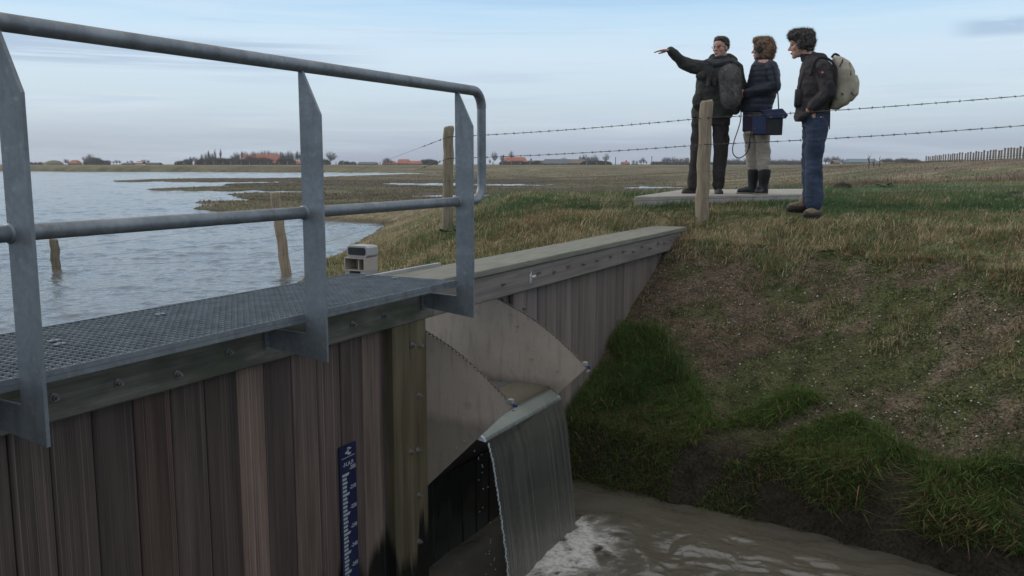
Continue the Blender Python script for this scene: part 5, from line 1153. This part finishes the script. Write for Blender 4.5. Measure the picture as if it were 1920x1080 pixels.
x, y = bank_xy(260); n = len(x)
tag(blades('fallen_twigs', np.stack([x, y, terrain(x, y)+.008], -1), rng.uniform(.08, .24, n), rng.uniform(.004, .008, n), jitter_col((.26,.20,.13), n, .35), M['grass'], 2.4, 2, (0, 0), 1.35), 'pale dead stalks and twigs lying loose on the bare bank', 'twigs', kind='stuff')
def up_xy(n): p = rng.uniform(.03, 5, n); t = 1.08-.62*rng.uniform(0, 1, n)**1.6; s = toe_s(p)+.2+(crest_s(p)-toe_s(p)-.15)*t; q = Q0-p; return s*UX-q*UY, s*UY+q*UX
xy_blades(24000, 'bank_tufts', 'ragged dry grass tufts thinning out down the upper part of the bank', .03, .10, .0055, .9, (-.1, -.25), col_near, up_xy, lambda x, y: fbm(x*4.2, y*4.2, seed=161, octv=2) > .60-.13*sst(-.7, .2, s_of(x, y)-crest_s(Q0-perp_of(x, y))))
def pebbles(name, n, xyfn, r0, r1, cols, label):
    x, y = xyfn(n); z_ = terrain(x, y); r = r0*(r1/r0)**(rng.uniform(0, 1, n)**2.2)
    base = np.array([(1,0,0),(-1,0,0),(0,1,0),(0,-1,0),(0,0,1),(0,0,-1)], float); tri = np.array([(4,0,2),(4,2,1),(4,1,3),(4,3,0),(5,2,0),(5,1,2),(5,3,1),(5,0,3)])
    a = rng.uniform(0, 6.28, n); sc_ = rng.uniform(.6, 1.2, (n, 1, 3))*r[:, None, None]; V = base[None]*sc_*np.array([1,1,.6]); V += rng.normal(0, .15, V.shape)*r[:, None, None]
    ca_, sa_ = np.cos(a)[:, None], np.sin(a)[:, None]; vx = V[..., 0]*ca_-V[..., 1]*sa_; vy = V[..., 0]*sa_+V[..., 1]*ca_
    V = np.stack([vx+x[:, None], vy+y[:, None], V[..., 2]+(z_+r*.2)[:, None]], -1); Fc = (tri[None]+(np.arange(n)*6)[:, None, None]).reshape(-1); nf = n*8
    me = bpy.data.meshes.new(name); me.vertices.add(n*6); me.vertices.foreach_set('co', V.reshape(-1).astype(np.float32)); me.loops.add(nf*3); me.loops.foreach_set('vertex_index', Fc.astype(np.int32))
    me.polygons.add(nf); me.polygons.foreach_set('loop_start', (np.arange(nf)*3).astype(np.int32)); me.polygons.foreach_set('loop_total', np.full(nf, 3, np.int32)); me.update(calc_edges=True)
    ci = rng.integers(0, len(cols), n); C = np.array(cols)[ci]*rng.uniform(.6, 1.2, (n, 1)); ca = me.color_attributes.new('Col', 'FLOAT_COLOR', 'POINT')
    ca.data.foreach_set('color', np.concatenate([np.repeat(C, 6, 0), np.ones((n*6, 1))], 1).reshape(-1).astype(np.float32)); return tag(link(name, me, M['stone']), label, 'pebbles', kind='stuff')
pebbles('gravel', 42000, bank_xy, .0018, .012, [(.13,.10,.075),(.10,.085,.07),(.17,.12,.08),(.09,.075,.06),(.20,.18,.15),(.32,.30,.26),(.12,.10,.085),(.08,.06,.05)], 'small mixed pebbles strewn over the bare slope of the ditch bank')
pebbles('shells', 3800, bank_xy, .0030, .0105, [(.62,.60,.54),(.50,.45,.38),(.68,.67,.62)], 'pale shell bits and light pebbles scattered over the bare bank')
# brown stalks and sedge on the marsh
def marsh(n):
    r = 22*(150/22)**rng.uniform(0, 1, n); a = rng.uniform(-.52, .56, n); x, y = r*np.sin(a), r*np.cos(a); t = terrain(x, y); d = water_sd(x, y)
    k = (t > LAKE+.02) & ((fbm(x*.35, y*.35, seed=111) > .52) | ((d < 2.5+.01*r) & (rng.uniform(0, 1, n) < .35))) & (t < -.2); return x[k], y[k], t[k], r[k]
x, y, t, r = marsh(90000); n = len(x)
tag(blades('marsh_stalks', np.stack([x, y, t-.02], -1), rng.uniform(.03, .13, n)*(.8+.005*r), (.010+.00045*r)*rng.uniform(.6, 1.3, n), jitter_col(BRN, n, .35, (.17,.145,.075), sst(.4, .6, fbm(x*.3, y*.3, seed=113))), M['grass'], .35, 1), 'brown dead stalks and sedge standing over the flooded marsh', 'sedge', kind='stuff')
turf(110000, lograd(30, 130), .035, .12, .045, 'marsh_tufts', 'coarse brownish grass tufts over the far pasture and marsh', lambda x, y: reg_land(x, y) & (fbm(x*.5, y*.8, seed=151) > .42), colfn=lambda x, y, n: np.where((rng.uniform(0, 1, n) < .5)[:, None], np.array((.17,.13,.095)), np.array((.20,.185,.10)))*rng.uniform(.5, 1.25, (n, 1)), seg=1, lean=.6)
# brown scrub on the higher ground by the distant fence
c_ = [(at_y(1700, 36), 36, 4.0), (at_y(1640, 40), 40, 2.6), (at_y(1760, 33), 33, 3), (at_y(1600, 44), 44, 3)]
X_, Y_ = [], []
for cx, cy, rad in c_:
    m_ = 1800; X_.append(rng.normal(cx, rad*.7, m_)); Y_.append(rng.normal(cy, rad*1.4, m_))
x, y = np.concatenate(X_), np.concatenate(Y_); n = len(x)
tag(blades('brown_scrub', np.stack([x, y, terrain(x, y)-.02], -1), rng.uniform(.10, .42, n), rng.uniform(.012, .03, n), jitter_col((.15,.10,.085), n, .4, (.22,.18,.11), (rng.uniform(0, 1, n) < .3)*1.), M['grass'], .5, 1), 'reddish brown dead scrub on the rise toward the long fence', 'scrub', kind='stuff')
# leafy weeds
def weed(px, depth, rad, label, n=46, colr=(.05,.10,.035)):
    x0 = at_y(px, depth); z0 = float(terrain(np.array([x0]), np.array([depth]))[0]); V, F_ = [], []; mb = MB()
    for k in range(n):
        a = random.uniform(0, 6.28); L_ = rad*random.uniform(.5, 1.1); up = random.uniform(.3, 1.1); w_ = L_*.20; d = Vector((math.cos(a), math.sin(a), 0)); s_ = Vector((-d.y, d.x, 0)); b0 = d*random.uniform(0, rad*.4)
        p = [b0, b0+d*L_*.35+Vector((0,0,L_*.35*up)), b0+d*L_*.75+Vector((0,0,L_*.5*up)), b0+d*L_+Vector((0,0,L_*.35*up))]
        mb.add([p[0]-s_*w_*.2, p[0]+s_*w_*.2, p[1]-s_*w_, p[1]+s_*w_, p[2]-s_*w_*.8, p[2]+s_*w_*.8, p[3]], [(0,1,3,2),(2,3,5,4),(4,5,6)])
    key = 'weed%s' % (colr,)
    if key not in M: M[key] = mat('weed_leaf', colr, tuple(v*1.5 for v in colr), 20, rough=.6, bump=0)
    o = mb.build('weed_plant', M[key]); o.location = (x0, depth, z0); return tag(o, label, 'weed')
weed(838, 10.38, .13, 'leafy green dock plant at the foot of the fence post by the lake bank', 60, (.030,.075,.030))
for i, (px, py) in enumerate(((745,505),(770,500),(800,488),(852,470),(838,482),(775,508))):
    P_ = on_z(px, py, -.80); o = weed(px, P_[1], .075, 'low green weeds growing against the back edge of the board on the wall', 36, (.055,.12,.03)); o['group'] = 'weeds behind the wall board'
weed(1662, 17.5, .20, 'dark green leafy weed clump in the pasture short of the brown scrub', 50, (.030,.065,.030))
# molehills
for px, py, dep, rad, lab in ((1582, 345, 16.5, .16, 'small dark molehill beyond the person with the rucksack'), (1905, 377, 12.0, .14, 'dark molehill at the edge of the green grass, far from the people'), (1615, 371, 12.6, .20, 'flattened patch of bare earth near the jeans-clad person')):
    x0 = at_y(px, dep); z0 = float(terrain(np.array([x0]), np.array([dep]))[0]); mb = MB(); mb.ell((0,0,0), (rad, rad*.9, rad*(.75 if 'flat' not in lab else .2)), None, 24, 14)
    o = blob('molehill', mb, M['soil'], None, .012, 2, crumple(.03, 16, seed=int(px))); o.location = (x0, dep, z0); tag(o, lab, 'molehill')

# ---------------------------------------------------------------- the far fence on the rise
ff = empty('pasture_fence', (47.6, 83, .3), 0, 'long row of wooden fence posts receding over the rise beyond the pasture', 'fence')
tops = []; nF = 44
for k in range(nF):
    t = (k/(nF-1)); dep = 74*(178/74)**t; px = np.interp(dep, [74, 83, 95, 110, 130, 150, 178], [1950, 1913, 1875, 1836, 1795, 1765, 1736]); x0 = at_y(px, dep)
    z0 = float(terrain(np.array([x0]), np.array([dep]))[0]); hh = 1.22+random.uniform(-.12, .1); r_ = .085+.0002*dep; lx = random.uniform(-.06, .06)
    mb = MB(); mb.tube([(x0, dep, z0-.3), (x0+lx, dep, z0+hh-.03), (x0+lx, dep, z0+hh)], [r_, r_*.95, r_*.7], 7); o = mb.build('post', M['fpost'], ff, (47.6, 83, .3)); v = random.uniform(.7, 1.1); o.color = (v, v, v, 1); tops.append((x0+lx, dep, z0+hh))
for dz in (.12, .62):
    mb = MB(); mb.tube([(a, b, c-dz) for a, b, c in tops], .014, 4); mb.build('wire', M['wire'], ff, (47.6, 83, .3))
# low posts standing on the far dyke in front of the farms
f2_ = empty('dyke_fence', (0, 240, -.3), 0, 'faint line of small pale fence posts on the far dyke before the farms', 'fence')
for k in range(52):
    px = 330+k*17.5+random.uniform(-3, 3)
    if 800 < px < 905: continue
    dep = 235+.02*px; x0 = at_y(px, dep); z0 = float(terrain(np.array([x0]), np.array([dep]))[0]); mb = MB(); mb.tube([(x0, dep, z0-.2), (x0, dep, z0+1.05)], .11, 5); o = mb.build('post', M['fpost'], f2_, (0, 240, -.3)); o.color = (1.1, 1.1, 1.1, 1)
for px, hh, lab in ((1154, 2.6, 'thin dark marker post on the horizon right of the round bare tree'), (1222, 2.9, 'thin dark marker post on the horizon under the outstretched arm')):
    dep = 330; x0 = at_y(px, dep); mb = MB(); mb.tube([(0, 0, -.3), (0, 0, hh), (0, 0, hh+.1)], [.13, .12, .1], 6); mb.box((-.17, -.14, hh), (.17, .14, hh+.35)); o = mb.build('marker_post', M['dark_wall']); o.location = (x0, dep, -.4); tag(o, lab, 'post')

# ---------------------------------------------------------------- bare trees, bushes
def tree_mesh(kind, seed):
    """bare crown: limbs from the trunk to points on an ellipsoid, twigs along them; 10 m tall"""
    rd = random.Random(seed); tr = MB(); cr = MB(); H = 10.0
    cz, rx, rz_, lo, n = {'round': (6.3, 3.9, 3.7, .22, 34), 'wind': (6.2, 4.2, 3.4, .26, 30), 'tall': (6.3, 2.5, 3.9, .2, 30), 'poplar': (5.4, .95, 4.6, .08, 40)}[kind]
    tr.tube([(0,0,-.6), (.1,0,H*.3), (.15,.05,H*.55)], [.36, .26, .14], 7)
    if kind == 'poplar': cr.tube([(.15,.05,5.5), (.1,0,9.8)], [.14,.05], 5)
    for k in range(n):
        a = rd.uniform(0, 6.28); ce = rd.uniform(-.55, 1); se = math.sqrt(max(0, 1-ce*ce)); f_ = rd.uniform(.72, 1.05)
        e = Vector((rx*se*math.cos(a)*f_+(.7 if kind == 'wind' else 0), rx*se*math.sin(a)*f_, cz+rz_*ce*f_)); t0 = rd.uniform(lo, min(.52, max(lo+.05, e.z/H-.12))); b = Vector((.12, .03, H*t0))
        if kind == 'poplar': b = Vector((.12,.03,max(.8, e.z-rd.uniform(1.2, 2.4))))
        m_ = b.lerp(e, .5)+Vector((0,0,-.06*(e-b).length)); P = [b, b.lerp(m_, .5)+Vector((0,0,.05)), m_, m_.lerp(e, .55), e]; cr.tube(P, [.12,.10,.085,.065,.045], 4, False)
        for q in range(13):
            t = rd.uniform(.3, 1); p = b.lerp(m_, t*2) if t < .5 else m_.lerp(e, t*2-1); d = Vector((rd.gauss(0,1), rd.gauss(0,1), rd.gauss(.5,.8))); d = (d.normalized()+(e-b).normalized()*.6+Vector((0,0,.5 if kind in ('poplar','tall') else .1))).normalized(); L_ = rd.uniform(.6, 1.5)*(.6 if kind == 'poplar' else 1)
            q1 = p+d*L_; s_ = d.cross(Vector((0,1,0))); s_ = (s_.normalized() if s_.length > .1 else Vector((1,0,0)))*.06
            cr.add([p-s_, p+s_, q1], [(0,1,2)])
            for w_ in range(2):
                u = p.lerp(q1, rd.uniform(.3, .8)); d2 = (d+Vector((rd.gauss(0,.7), rd.gauss(0,.7), rd.gauss(.1,.6)))).normalized()*L_*.6; cr.add([u-s_*.8, u+s_*.8, u+d2], [(0,1,2)])
    return tr, cr
def bush_mesh(seed, wide=1.0):
    rd = random.Random(seed); mb = MB()
    for k in range(900):
        a = rd.uniform(0, 6.28); u = rd.random()**.5; base = Vector((math.cos(a)*u*2.2*wide, math.sin(a)*u*1.4, rd.uniform(0, .5))); topz = 2.6*(1-u*u*.75)*rd.uniform(.5, 1.12); d = Vector((math.cos(a)*.35*u+rd.uniform(-.3,.3), math.sin(a)*.3*u, 1)); d *= topz
        q = base+d; w_ = .085; mb.add([base-Vector((w_,0,0)), base+Vector((w_,0,0)), q], [(0,1,2)]); m_ = base.lerp(q, .6); e = m_+Vector((rd.uniform(-.6,.6), rd.uniform(-.5,.5), rd.uniform(.2,.6))); mb.add([m_-Vector((.07,0,.05)), m_+Vector((.07,0,.05)), e], [(0,1,2)])
    return mb
proto = {}
def tree(kind, px, dep, H, label, group=None, wf=1.0):
    key = (kind, random.randrange(3)); x0 = at_y(px, dep); rz = random.uniform(-.5, .5)+(0 if kind == 'wind' else random.uniform(0, 6))
    H = H*1.08+.8; h0 = {'round': 10, 'poplar': 10, 'wind': 10, 'tall': 10, 'bush': 2.7, 'evergreen': 2.7}[kind]; sc_ = (H/h0*wf, H/h0*wf, H/h0); nm = {'poplar': 'poplar_tree', 'bush': 'bare_bush', 'evergreen': 'green_bush'}.get(kind, 'bare_tree')
    if key not in proto:
        if kind in ('bush', 'evergreen'):
            o = bush_mesh(key[1]*7+1, 1.3).build(nm, M['bush' if kind == 'bush' else 'evergreen']); o.location = (x0, dep, -.4); o.scale = sc_; o.rotation_euler.z = rz
        else:
            o = empty(nm, (x0, dep, -.4), rz); tr, cr = tree_mesh(kind, key[1]*11+3); sc_ = tuple(v*h0/max(p[2] for p in cr.v) for v in sc_); proto[('k',)+key] = h0/max(p[2] for p in cr.v); tr.build('trunk', M['bark'], o); cr.build('crown', M['tree'], o); o.scale = sc_
        proto[key] = o
    else: kf = proto.get(('k',)+key, 1); o = copy_tree(proto[key], (x0, dep, -.4), rz, tuple(v*kf for v in sc_))
    for kk in ('label', 'group', 'category'):
        if kk in o: del o[kk]
    return tag(o, label, 'bush' if kind in ('bush', 'evergreen') else 'tree', group)
FD = 560; pm = lambda n_, d=FD: n_*d/F     # n_ photo pixels tall at distance d, in metres
# red-roofed farm beyond the lake
for px in (392, 404, 414.5): tree('poplar', px, FD+6, pm({392: 24, 404: 27, 414.5: 27}[px]), {392: 'shorter slim poplar among bare trees left of the farm', 404: 'tall slim poplar, left one of the close pair beside the farm', 414.5: 'tall slim poplar standing nearest the red-roofed lake farm'}[px], wf=.9)
for px, h_ in ((380,19),(387,21),(396,19),(400,20)): tree('tall', px, FD+12, pm(h_), 'bare tree crowded among the poplars by the lake farm', 'bare trees around the poplars')
tree('round', 441, FD+2, pm(22), 'spreading bare tree just left of the long red-roofed farm'); tree('round', 447, FD+10, pm(20), 'bare tree half behind the gable of the long red-roofed farm')
for k in range(27): tree('tall', 455+k*4.3+random.uniform(-1, 1), FD+30, pm(25+random.uniform(-2, 1.5)), 'bare tree in the straight row behind the red-roofed lake farm', 'tree row behind the lake farm', .62)
for px, h_ in ((335,5),(345,6),(352,9)): tree('evergreen', px, FD-6, pm(h_), 'low dull green bush left of the lake farm', 'green bushes left of the lake farm')
for px, h_ in ((360,12),(367,11)): tree('round', px, FD, pm(h_+2), 'small round bare tree at the left end of the lake farm hedge', 'small trees by the lake farm hedge')
for k in range(26):
    px = 371+k*3.9; 
    tree('bush', px+random.uniform(-1, 1), FD-14, pm(random.uniform(8, 12) if px < 440 else random.uniform(6, 11)), 'purplish brown bare bush in the hedge before the lake farm', 'hedge bushes before the lake farm')
for px, h_ in ((468,15),(474,13),(493,12),(500,11),(530,12),(536,13),(542,11),(548,8)): tree('bush', px, FD-10, pm(h_), 'large bare bush close to the walls of the lake farm', 'bushes by the lake farm walls')
tree('wind', 619, FD-60, pm(23, FD-60), 'lone spreading bare tree standing clear of the farms beyond the lake'); tree('bush', 608, FD-40, pm(8), 'low bush left of the lone bare tree beyond the lake')
# buildings: walls, roof (with its chimney), windows
def house(name, px0, px1, dep, eave, ridge, wallm, roofm, label, cat, hip=0, deepm=9, wins=0, chim=None, rot=0, doorw=None):
    x0, x1 = at_y(px0, dep), at_y(px1, dep); W_ = (x1-x0); cx = (x0+x1)/2; r = empty(name, (cx, dep, -.4), rot, label, cat); h = W_/2
    ev, rg = pm(eave, dep)+.1, pm(ridge, dep)+.1; D = deepm/2
    mb = MB(); 
    if hip: mb.box((-h+.3, -D, -.5), (h-.3, D, ev))
    else: mb.prism([(-D, -.5), (D, -.5), (D, ev), (0, rg-.15), (-D, ev)], 0, -h+.3, h-.3)
    mb.build('wall', M[wallm], r)
    mb = MB(); o_ = .4; k = hip*(rg-ev); a = [(-h, -D-o_, ev-.2), (h, -D-o_, ev-.2), (h, D+o_, ev-.2), (-h, D+o_, ev-.2), (-h+k, 0, rg), (h-k, 0, rg)]
    a2 = [(x, y, z_-.25) for x, y, z_ in a]; mb.add(a+a2, [(0,1,5,4),(2,3,4,5),(1,2,5),(3,0,4),(7,6,10,11),(9,8,11,10),(8,7,11),(6,9,10),(0,6,7,1),(2,8,9,3),(1,7,8,2),(3,9,6,0)]); rf = mb.build('roof', M[roofm], r)
    if chim is not None:
        mb = MB(); cxx = -h+W_*chim; mb.box((cxx-.45, -.4, ev), (cxx+.45, .4, rg+1.1)); mb.build('chimney', M['brick'], rf)
    for i in range(wins):
        xx = -h+W_*(i+.7)/(wins+.4); mb = MB(); mb.box((xx-.6, -D-.06, ev*.35), (xx+.6, -D-.01, ev*.85)); mb.build('window', M['pane'], r)
    return r
b = house('farmhouse', 455, 480, FD-2, 6, 18, 'brick', 'roof_red', 'dark red roofed farmhouse with a chimney joined to the long barn by the lake', 'farmhouse', .3, 11, 3, .02)
mb = MB(); mb.box((-.0+at_y(474, FD)-at_y(467, FD), -5.75, 2.0), (2.2+at_y(474, FD)-at_y(467, FD), -5.55, 4.6)); mb.build('white_dormer', M['white_wall'], b)
b = house('long_barn', 476, 529, FD, 4, 19.5, 'brick', 'roof_red', 'long barn with a big bright red roof and solar panels beyond the lake', 'barn', .45, 16, 3)
mb = MB(); mb.add([(1.5,-7.2,2.8),(6,-7.2,2.8),(5.6,-5.9,3.9),(2.2,-5.9,3.9),(1.5,-7.0,2.6),(6,-7.0,2.6),(5.6,-5.7,3.7),(2.2,-5.7,3.7)], [(0,1,2,3),(7,6,5,4),(0,4,5,1),(1,5,6,2),(2,6,7,3),(3,7,4,0)]); mb.build('solar_panel', M['roof_grey'], b)
house('shed', 552, 568, FD-8, 2.5, 7, 'dark_wall', 'roof_red', 'small shed with an orange roof at the end of the lake farm', 'shed', 0, 7, 1)
# the low group at the left of the horizon
LD = 620
mb = MB(); mb.ell((0,0,0), (pm(17, LD), 6, pm(8, LD)), None, 24, 12); o = mb.build('turf_mound', M['evergreen'], smooth=True); o.data.materials[0] = mat('dry_turf', (.13,.12,.06), (.16,.14,.08), .6, bump=0); o.location = (at_y(101, LD), LD, -.2); tag(o, 'low rounded turf mound on the horizon beyond the lake', 'mound')
house('farmhouse', 133, 149, LD, 3, 8.5, 'brick', 'roof_red', 'small red roofed house between bare trees at the far end of the lake', 'house', .4, 9, 2)
house('cottage', 84, 94, LD+5, 2, 4.5, 'brick', 'roof_brown', 'tiny brown cottage left of the turf mound', 'cottage', 0, 7, 1)
house('white_house', 257, 271, LD, 3.2, 6.2, 'white_wall', 'roof_red', 'small white house beyond the middle of the lake', 'house', 0, 8, 3)
house('low_shed', 274, 301, LD+8, 1.6, 4, 'dark_wall', 'roof_grey', 'long low grey shed beside the small white house', 'shed', 0, 9, 0); house('low_shed', 232, 252, LD+12, 1.6, 3.6, 'dark_wall', 'roof_brown', 'low brown shed left of the small white house', 'shed', 0, 9, 0)
for px, h_, kd, lab in ((123,10,'round','small bare tree just right of the turf mound'), (127,8,'round','little round tree left of the small red house'), (159,14,'wind','wind-bent bare tree right of the small red house'), (169,18,'wind','tallest wind-bent bare tree of the far left group')): tree(kd, px, LD-4, pm(h_, LD), lab)
for px, h_ in ((174,11),(180,11),(186,9),(192,6),(198,6)): tree('bush', px, LD-8, pm(h_, LD), 'dark bush under the wind-bent trees', 'bushes under the wind-bent trees')
for px, h_ in ((203,8),(207,7),(213,6),(219,8),(225,7),(240,6),(247,7),(266,8),(270,9),(278,8)): tree('round', px, LD+20, pm(h_, LD), 'small distant bare tree behind the white house', 'small trees behind the white house')
for px in range(40, 86, 9): tree('bush', px, LD+40, pm(3.5, LD), 'very low distant bush on the left horizon', 'low bushes on the left horizon')
# middle group
house('low_barn', 672, 708, LD, 2, 5.2, 'dark_wall', 'roof_grey', 'low dark barn right of the lone bare tree', 'barn', .5, 10, 0)
house('farmhouse', 718, 742, LD-20, 3, 6.5, 'brick', 'roof_red', 'lower red roofed house left of the bright red barn mid horizon', 'farmhouse', .4, 10, 2); house('red_barn', 745, 770, LD-10, 3, 10, 'brick', 'roof_red', 'bright red roofed barn seen between the rail uprights', 'barn', .4, 12, 2); house('barn', 766, 791, LD-12, 2.5, 7, 'brick', 'roof_red', 'lower red roofed wing right of the bright red barn', 'barn', .3, 10, 1)
for px, h_ in ((722,11),(727,11),(733,9)): tree('round', px, LD-24, pm(h_, LD), 'round bare tree beside the lower red roofed house', 'round trees by the lower red roofed house')
for px, h_ in ((794,8),(799,9),(804,9),(810,8),(816,7),(641,6),(650,5),(662,4)): tree('bush', px, LD, pm(h_, LD), 'bare bush by the horizon farms mid picture', 'bushes by the mid horizon farms')
# right of the rail
for px, h_, lab in ((926,22,'tall thin bare tree left of the second red-roofed farm'), (941,17,'thin bare tree close left of the second red-roofed farm'), (958,23,'thin wind-swept tree sticking up behind the second red-roofed farm'), (918,8,'low tree left of the second red-roofed farm')): tree('wind', px, FD-15, pm(h_), lab, None, .6)
house('farmhouse', 941, 991, FD-20, 4, 14, 'brick', 'roof_red', 'second red-roofed farm, hipped roof and chimney, right of the handrail end', 'farmhouse', .7, 14, 3, .05)
house('outhouse', 990, 1022, FD-16, 4, 8, 'brick', 'roof_brown', 'brown-roofed outbuilding joined to the second farm', 'outbuilding', 0, 9, 2, .18)
house('barn', 1018, 1068, FD-18, 3, 10.5, 'dark_wall', 'roof_grey', 'long dark grey barn beyond the pasture', 'barn', .4, 14, 0); house('barn', 1062, 1098, FD-14, 3.5, 10.2, 'roof_brown', 'roof_brown', 'long brown barn right of the dark grey one', 'barn', .1, 13, 0)
for px, h_ in ((1053,11),(1060,13)): tree('round', px, FD+20, pm(h_), 'bare treetop showing over the long barns', 'treetops over the long barns')
for px, h_ in ((1091,15),(1098,17),(1106,14),(1114,17),(1120,13)): tree('round', px, FD-8, pm(h_), 'bare tree right of the long brown barn', 'bare trees right of the brown barn')
tree('round', 1136, FD-30, pm(19), 'dense round bare tree standing by itself right of the barns', None, .85)
for k in range(18): tree('bush', 1095+k*2.8, FD-26, pm(random.uniform(4, 6)), 'low brown bush at the foot of the trees right of the barns', 'low bushes right of the barns')
for k in range(14): tree('bush', 945+k*5.2, FD-34, pm(random.uniform(3.5, 5.5)), 'low hedge bush before the second red-roofed farm', 'hedge bushes before the second farm')
house('cottage', 1165, 1180, LD+30, 2, 5.5, 'brick', 'roof_red', 'tiny red cottage with a chimney between the two marker posts', 'cottage', 0, 8, 0, .6); house('low_shed', 1185, 1196, LD+30, 1, 2.6, 'dark_wall', 'roof_grey', 'tiny dark shed between the two marker posts', 'shed', 0, 8, 0)
for px, h_ in ((1187,8),(1194,7),(1201,9),(1206,12),(1212,6)): tree('round', px, LD+20, pm(h_, LD), 'small bare tree between the two marker posts', 'small trees between the marker posts')
for px, h_ in ((1245,13),(1251,14),(1257,13),(1264,14),(1270,12),(1276,11),(1283,12)): tree('round', px, FD+40, pm(h_), 'bare tree in the clump left of the pointing person', 'clump of bare trees by the pointing person')
for px in range(1226, 1290, 6): tree('bush', px, FD+30, pm(4.5), 'low bush under the clump left of the pointing person', 'low bushes by the pointing person')
b = house('church', 1286, 1291, LD, 8, 13, 'brick', 'roof_brown', 'small gabled building just at the elbow-side leg of the pointing person', 'building', 0, 7, 0)
for px in list(range(1362, 1400, 7))+list(range(1444, 1512, 6)): tree('round', px, FD+60, pm(random.uniform(8, 12)), 'bare tree on the horizon seen between the people', 'horizon trees between the people')
for px in list(range(1322, 1336, 5))+list(range(1360, 1404, 5))+list(range(1440, 1516, 5)): tree('bush', px, FD+50, pm(random.uniform(4, 6)), 'low bush on the horizon seen between the people', 'horizon bushes between the people')
for px, h_ in ((1548,13),(1554,14),(1560,15),(1566,15),(1572,12),(1579,10)): tree('round', px, FD+10, pm(h_), 'bare tree in the clump right of the jeans', 'clump of bare trees right of the jeans')
house('cottage', 1560, 1572, FD-5, 4, 9, 'brick', 'roof_brown', 'brown gabled cottage among the trees right of the jeans', 'cottage', 0, 8, 1)
b = house('farm_barn', 1586, 1640, FD-10, 5, 11, 'brick', 'roof_blue', 'long barn with a blue grey sheet roof before the long fence', 'barn', .2, 14, 4)
house('shed', 1638, 1652, FD-5, 3, 7, 'brick', 'roof_brown', 'small brown shed at the end of the blue grey roofed barn', 'shed', 0, 8, 0)
for px, h_ in ((1655,7),(1661,9),(1666,10),(1672,7),(1684,9),(1690,10),(1697,10),(1704,8),(1711,9),(1717,8),(1722,6)): tree('bush', px, FD, pm(h_), 'bare bush in the hedge left of the long fence', 'hedge left of the long fence')
house('white_house', 1672, 1686, FD+10, 3, 6, 'white_wall', 'roof_grey', 'pale low house half hidden in the hedge by the long fence', 'house', 0, 8, 2); house('farmhouse', 1722, 1745, FD+10, 3, 7, 'brick', 'roof_red', 'red roofed house right behind the first posts of the long fence', 'farmhouse', .4, 9, 2)
for k in range(30): tree('bush', 1735+k*6.3, FD+20, pm(random.uniform(5, 8)), 'bare bush on the horizon behind the long fence', 'bushes behind the long fence')
# bare saplings nearer by
def sapling(px, dep, H, lab, n=9):
    x0 = at_y(px, dep); z0 = float(terrain(np.array([x0]), np.array([dep]))[0]); rd = random.Random(px); r = empty('bare_sapling', (x0, dep, z0-.05), 0, lab, 'sapling'); mb = MB(); mb.tube([(0,0,0), (.02,0,H*.5), (.0,0,H)], [.035, .025, .010], 5); mb.build('trunk', M['bark'], r); mb = MB()
    for k in range(n):
        h_ = H*rd.uniform(.35, .9); s_ = rd.choice((-1, 1)); L_ = H*rd.uniform(.15, .4); mb.tube([(0,0,h_), (s_*L_*.3, rd.uniform(-.1,.1), h_+L_*.5), (s_*L_*.38, 0, h_+L_)], [.018, .013, .006], 4)
    mb.build('crown', M['tree'], r)
sapling(1629, 62, .95, 'forked bare sapling in front of the blue grey roofed barn'); sapling(1638, 66, .7, 'thin bare sapling right of the forked one', 5); sapling(1649, 64, .8, 'single bare stem right of the two saplings', 3)

# ---------------------------------------------------------------- haze
mb = MB(); mb.box((-700, -60, -4.5), (900, 1000, 13)); hz = mb.build('haze', None); hz['kind'] = 'stuff'
hm = bpy.data.materials.new('haze'); hm.use_nodes = True; n = hm.node_tree.nodes; n.clear(); o = n.new('ShaderNodeOutputMaterial'); v = n.new('ShaderNodeVolumePrincipled'); v.inputs['Color'].default_value = (.93,.96,1,1); v.inputs['Density'].default_value = .00022; v.inputs['Anisotropy'].default_value = .2
hm.node_tree.links.new(v.outputs[0], o.inputs['Volume']); hz.data.materials.append(hm); tag(hz, 'thin bluish winter haze over the whole landscape', 'haze')
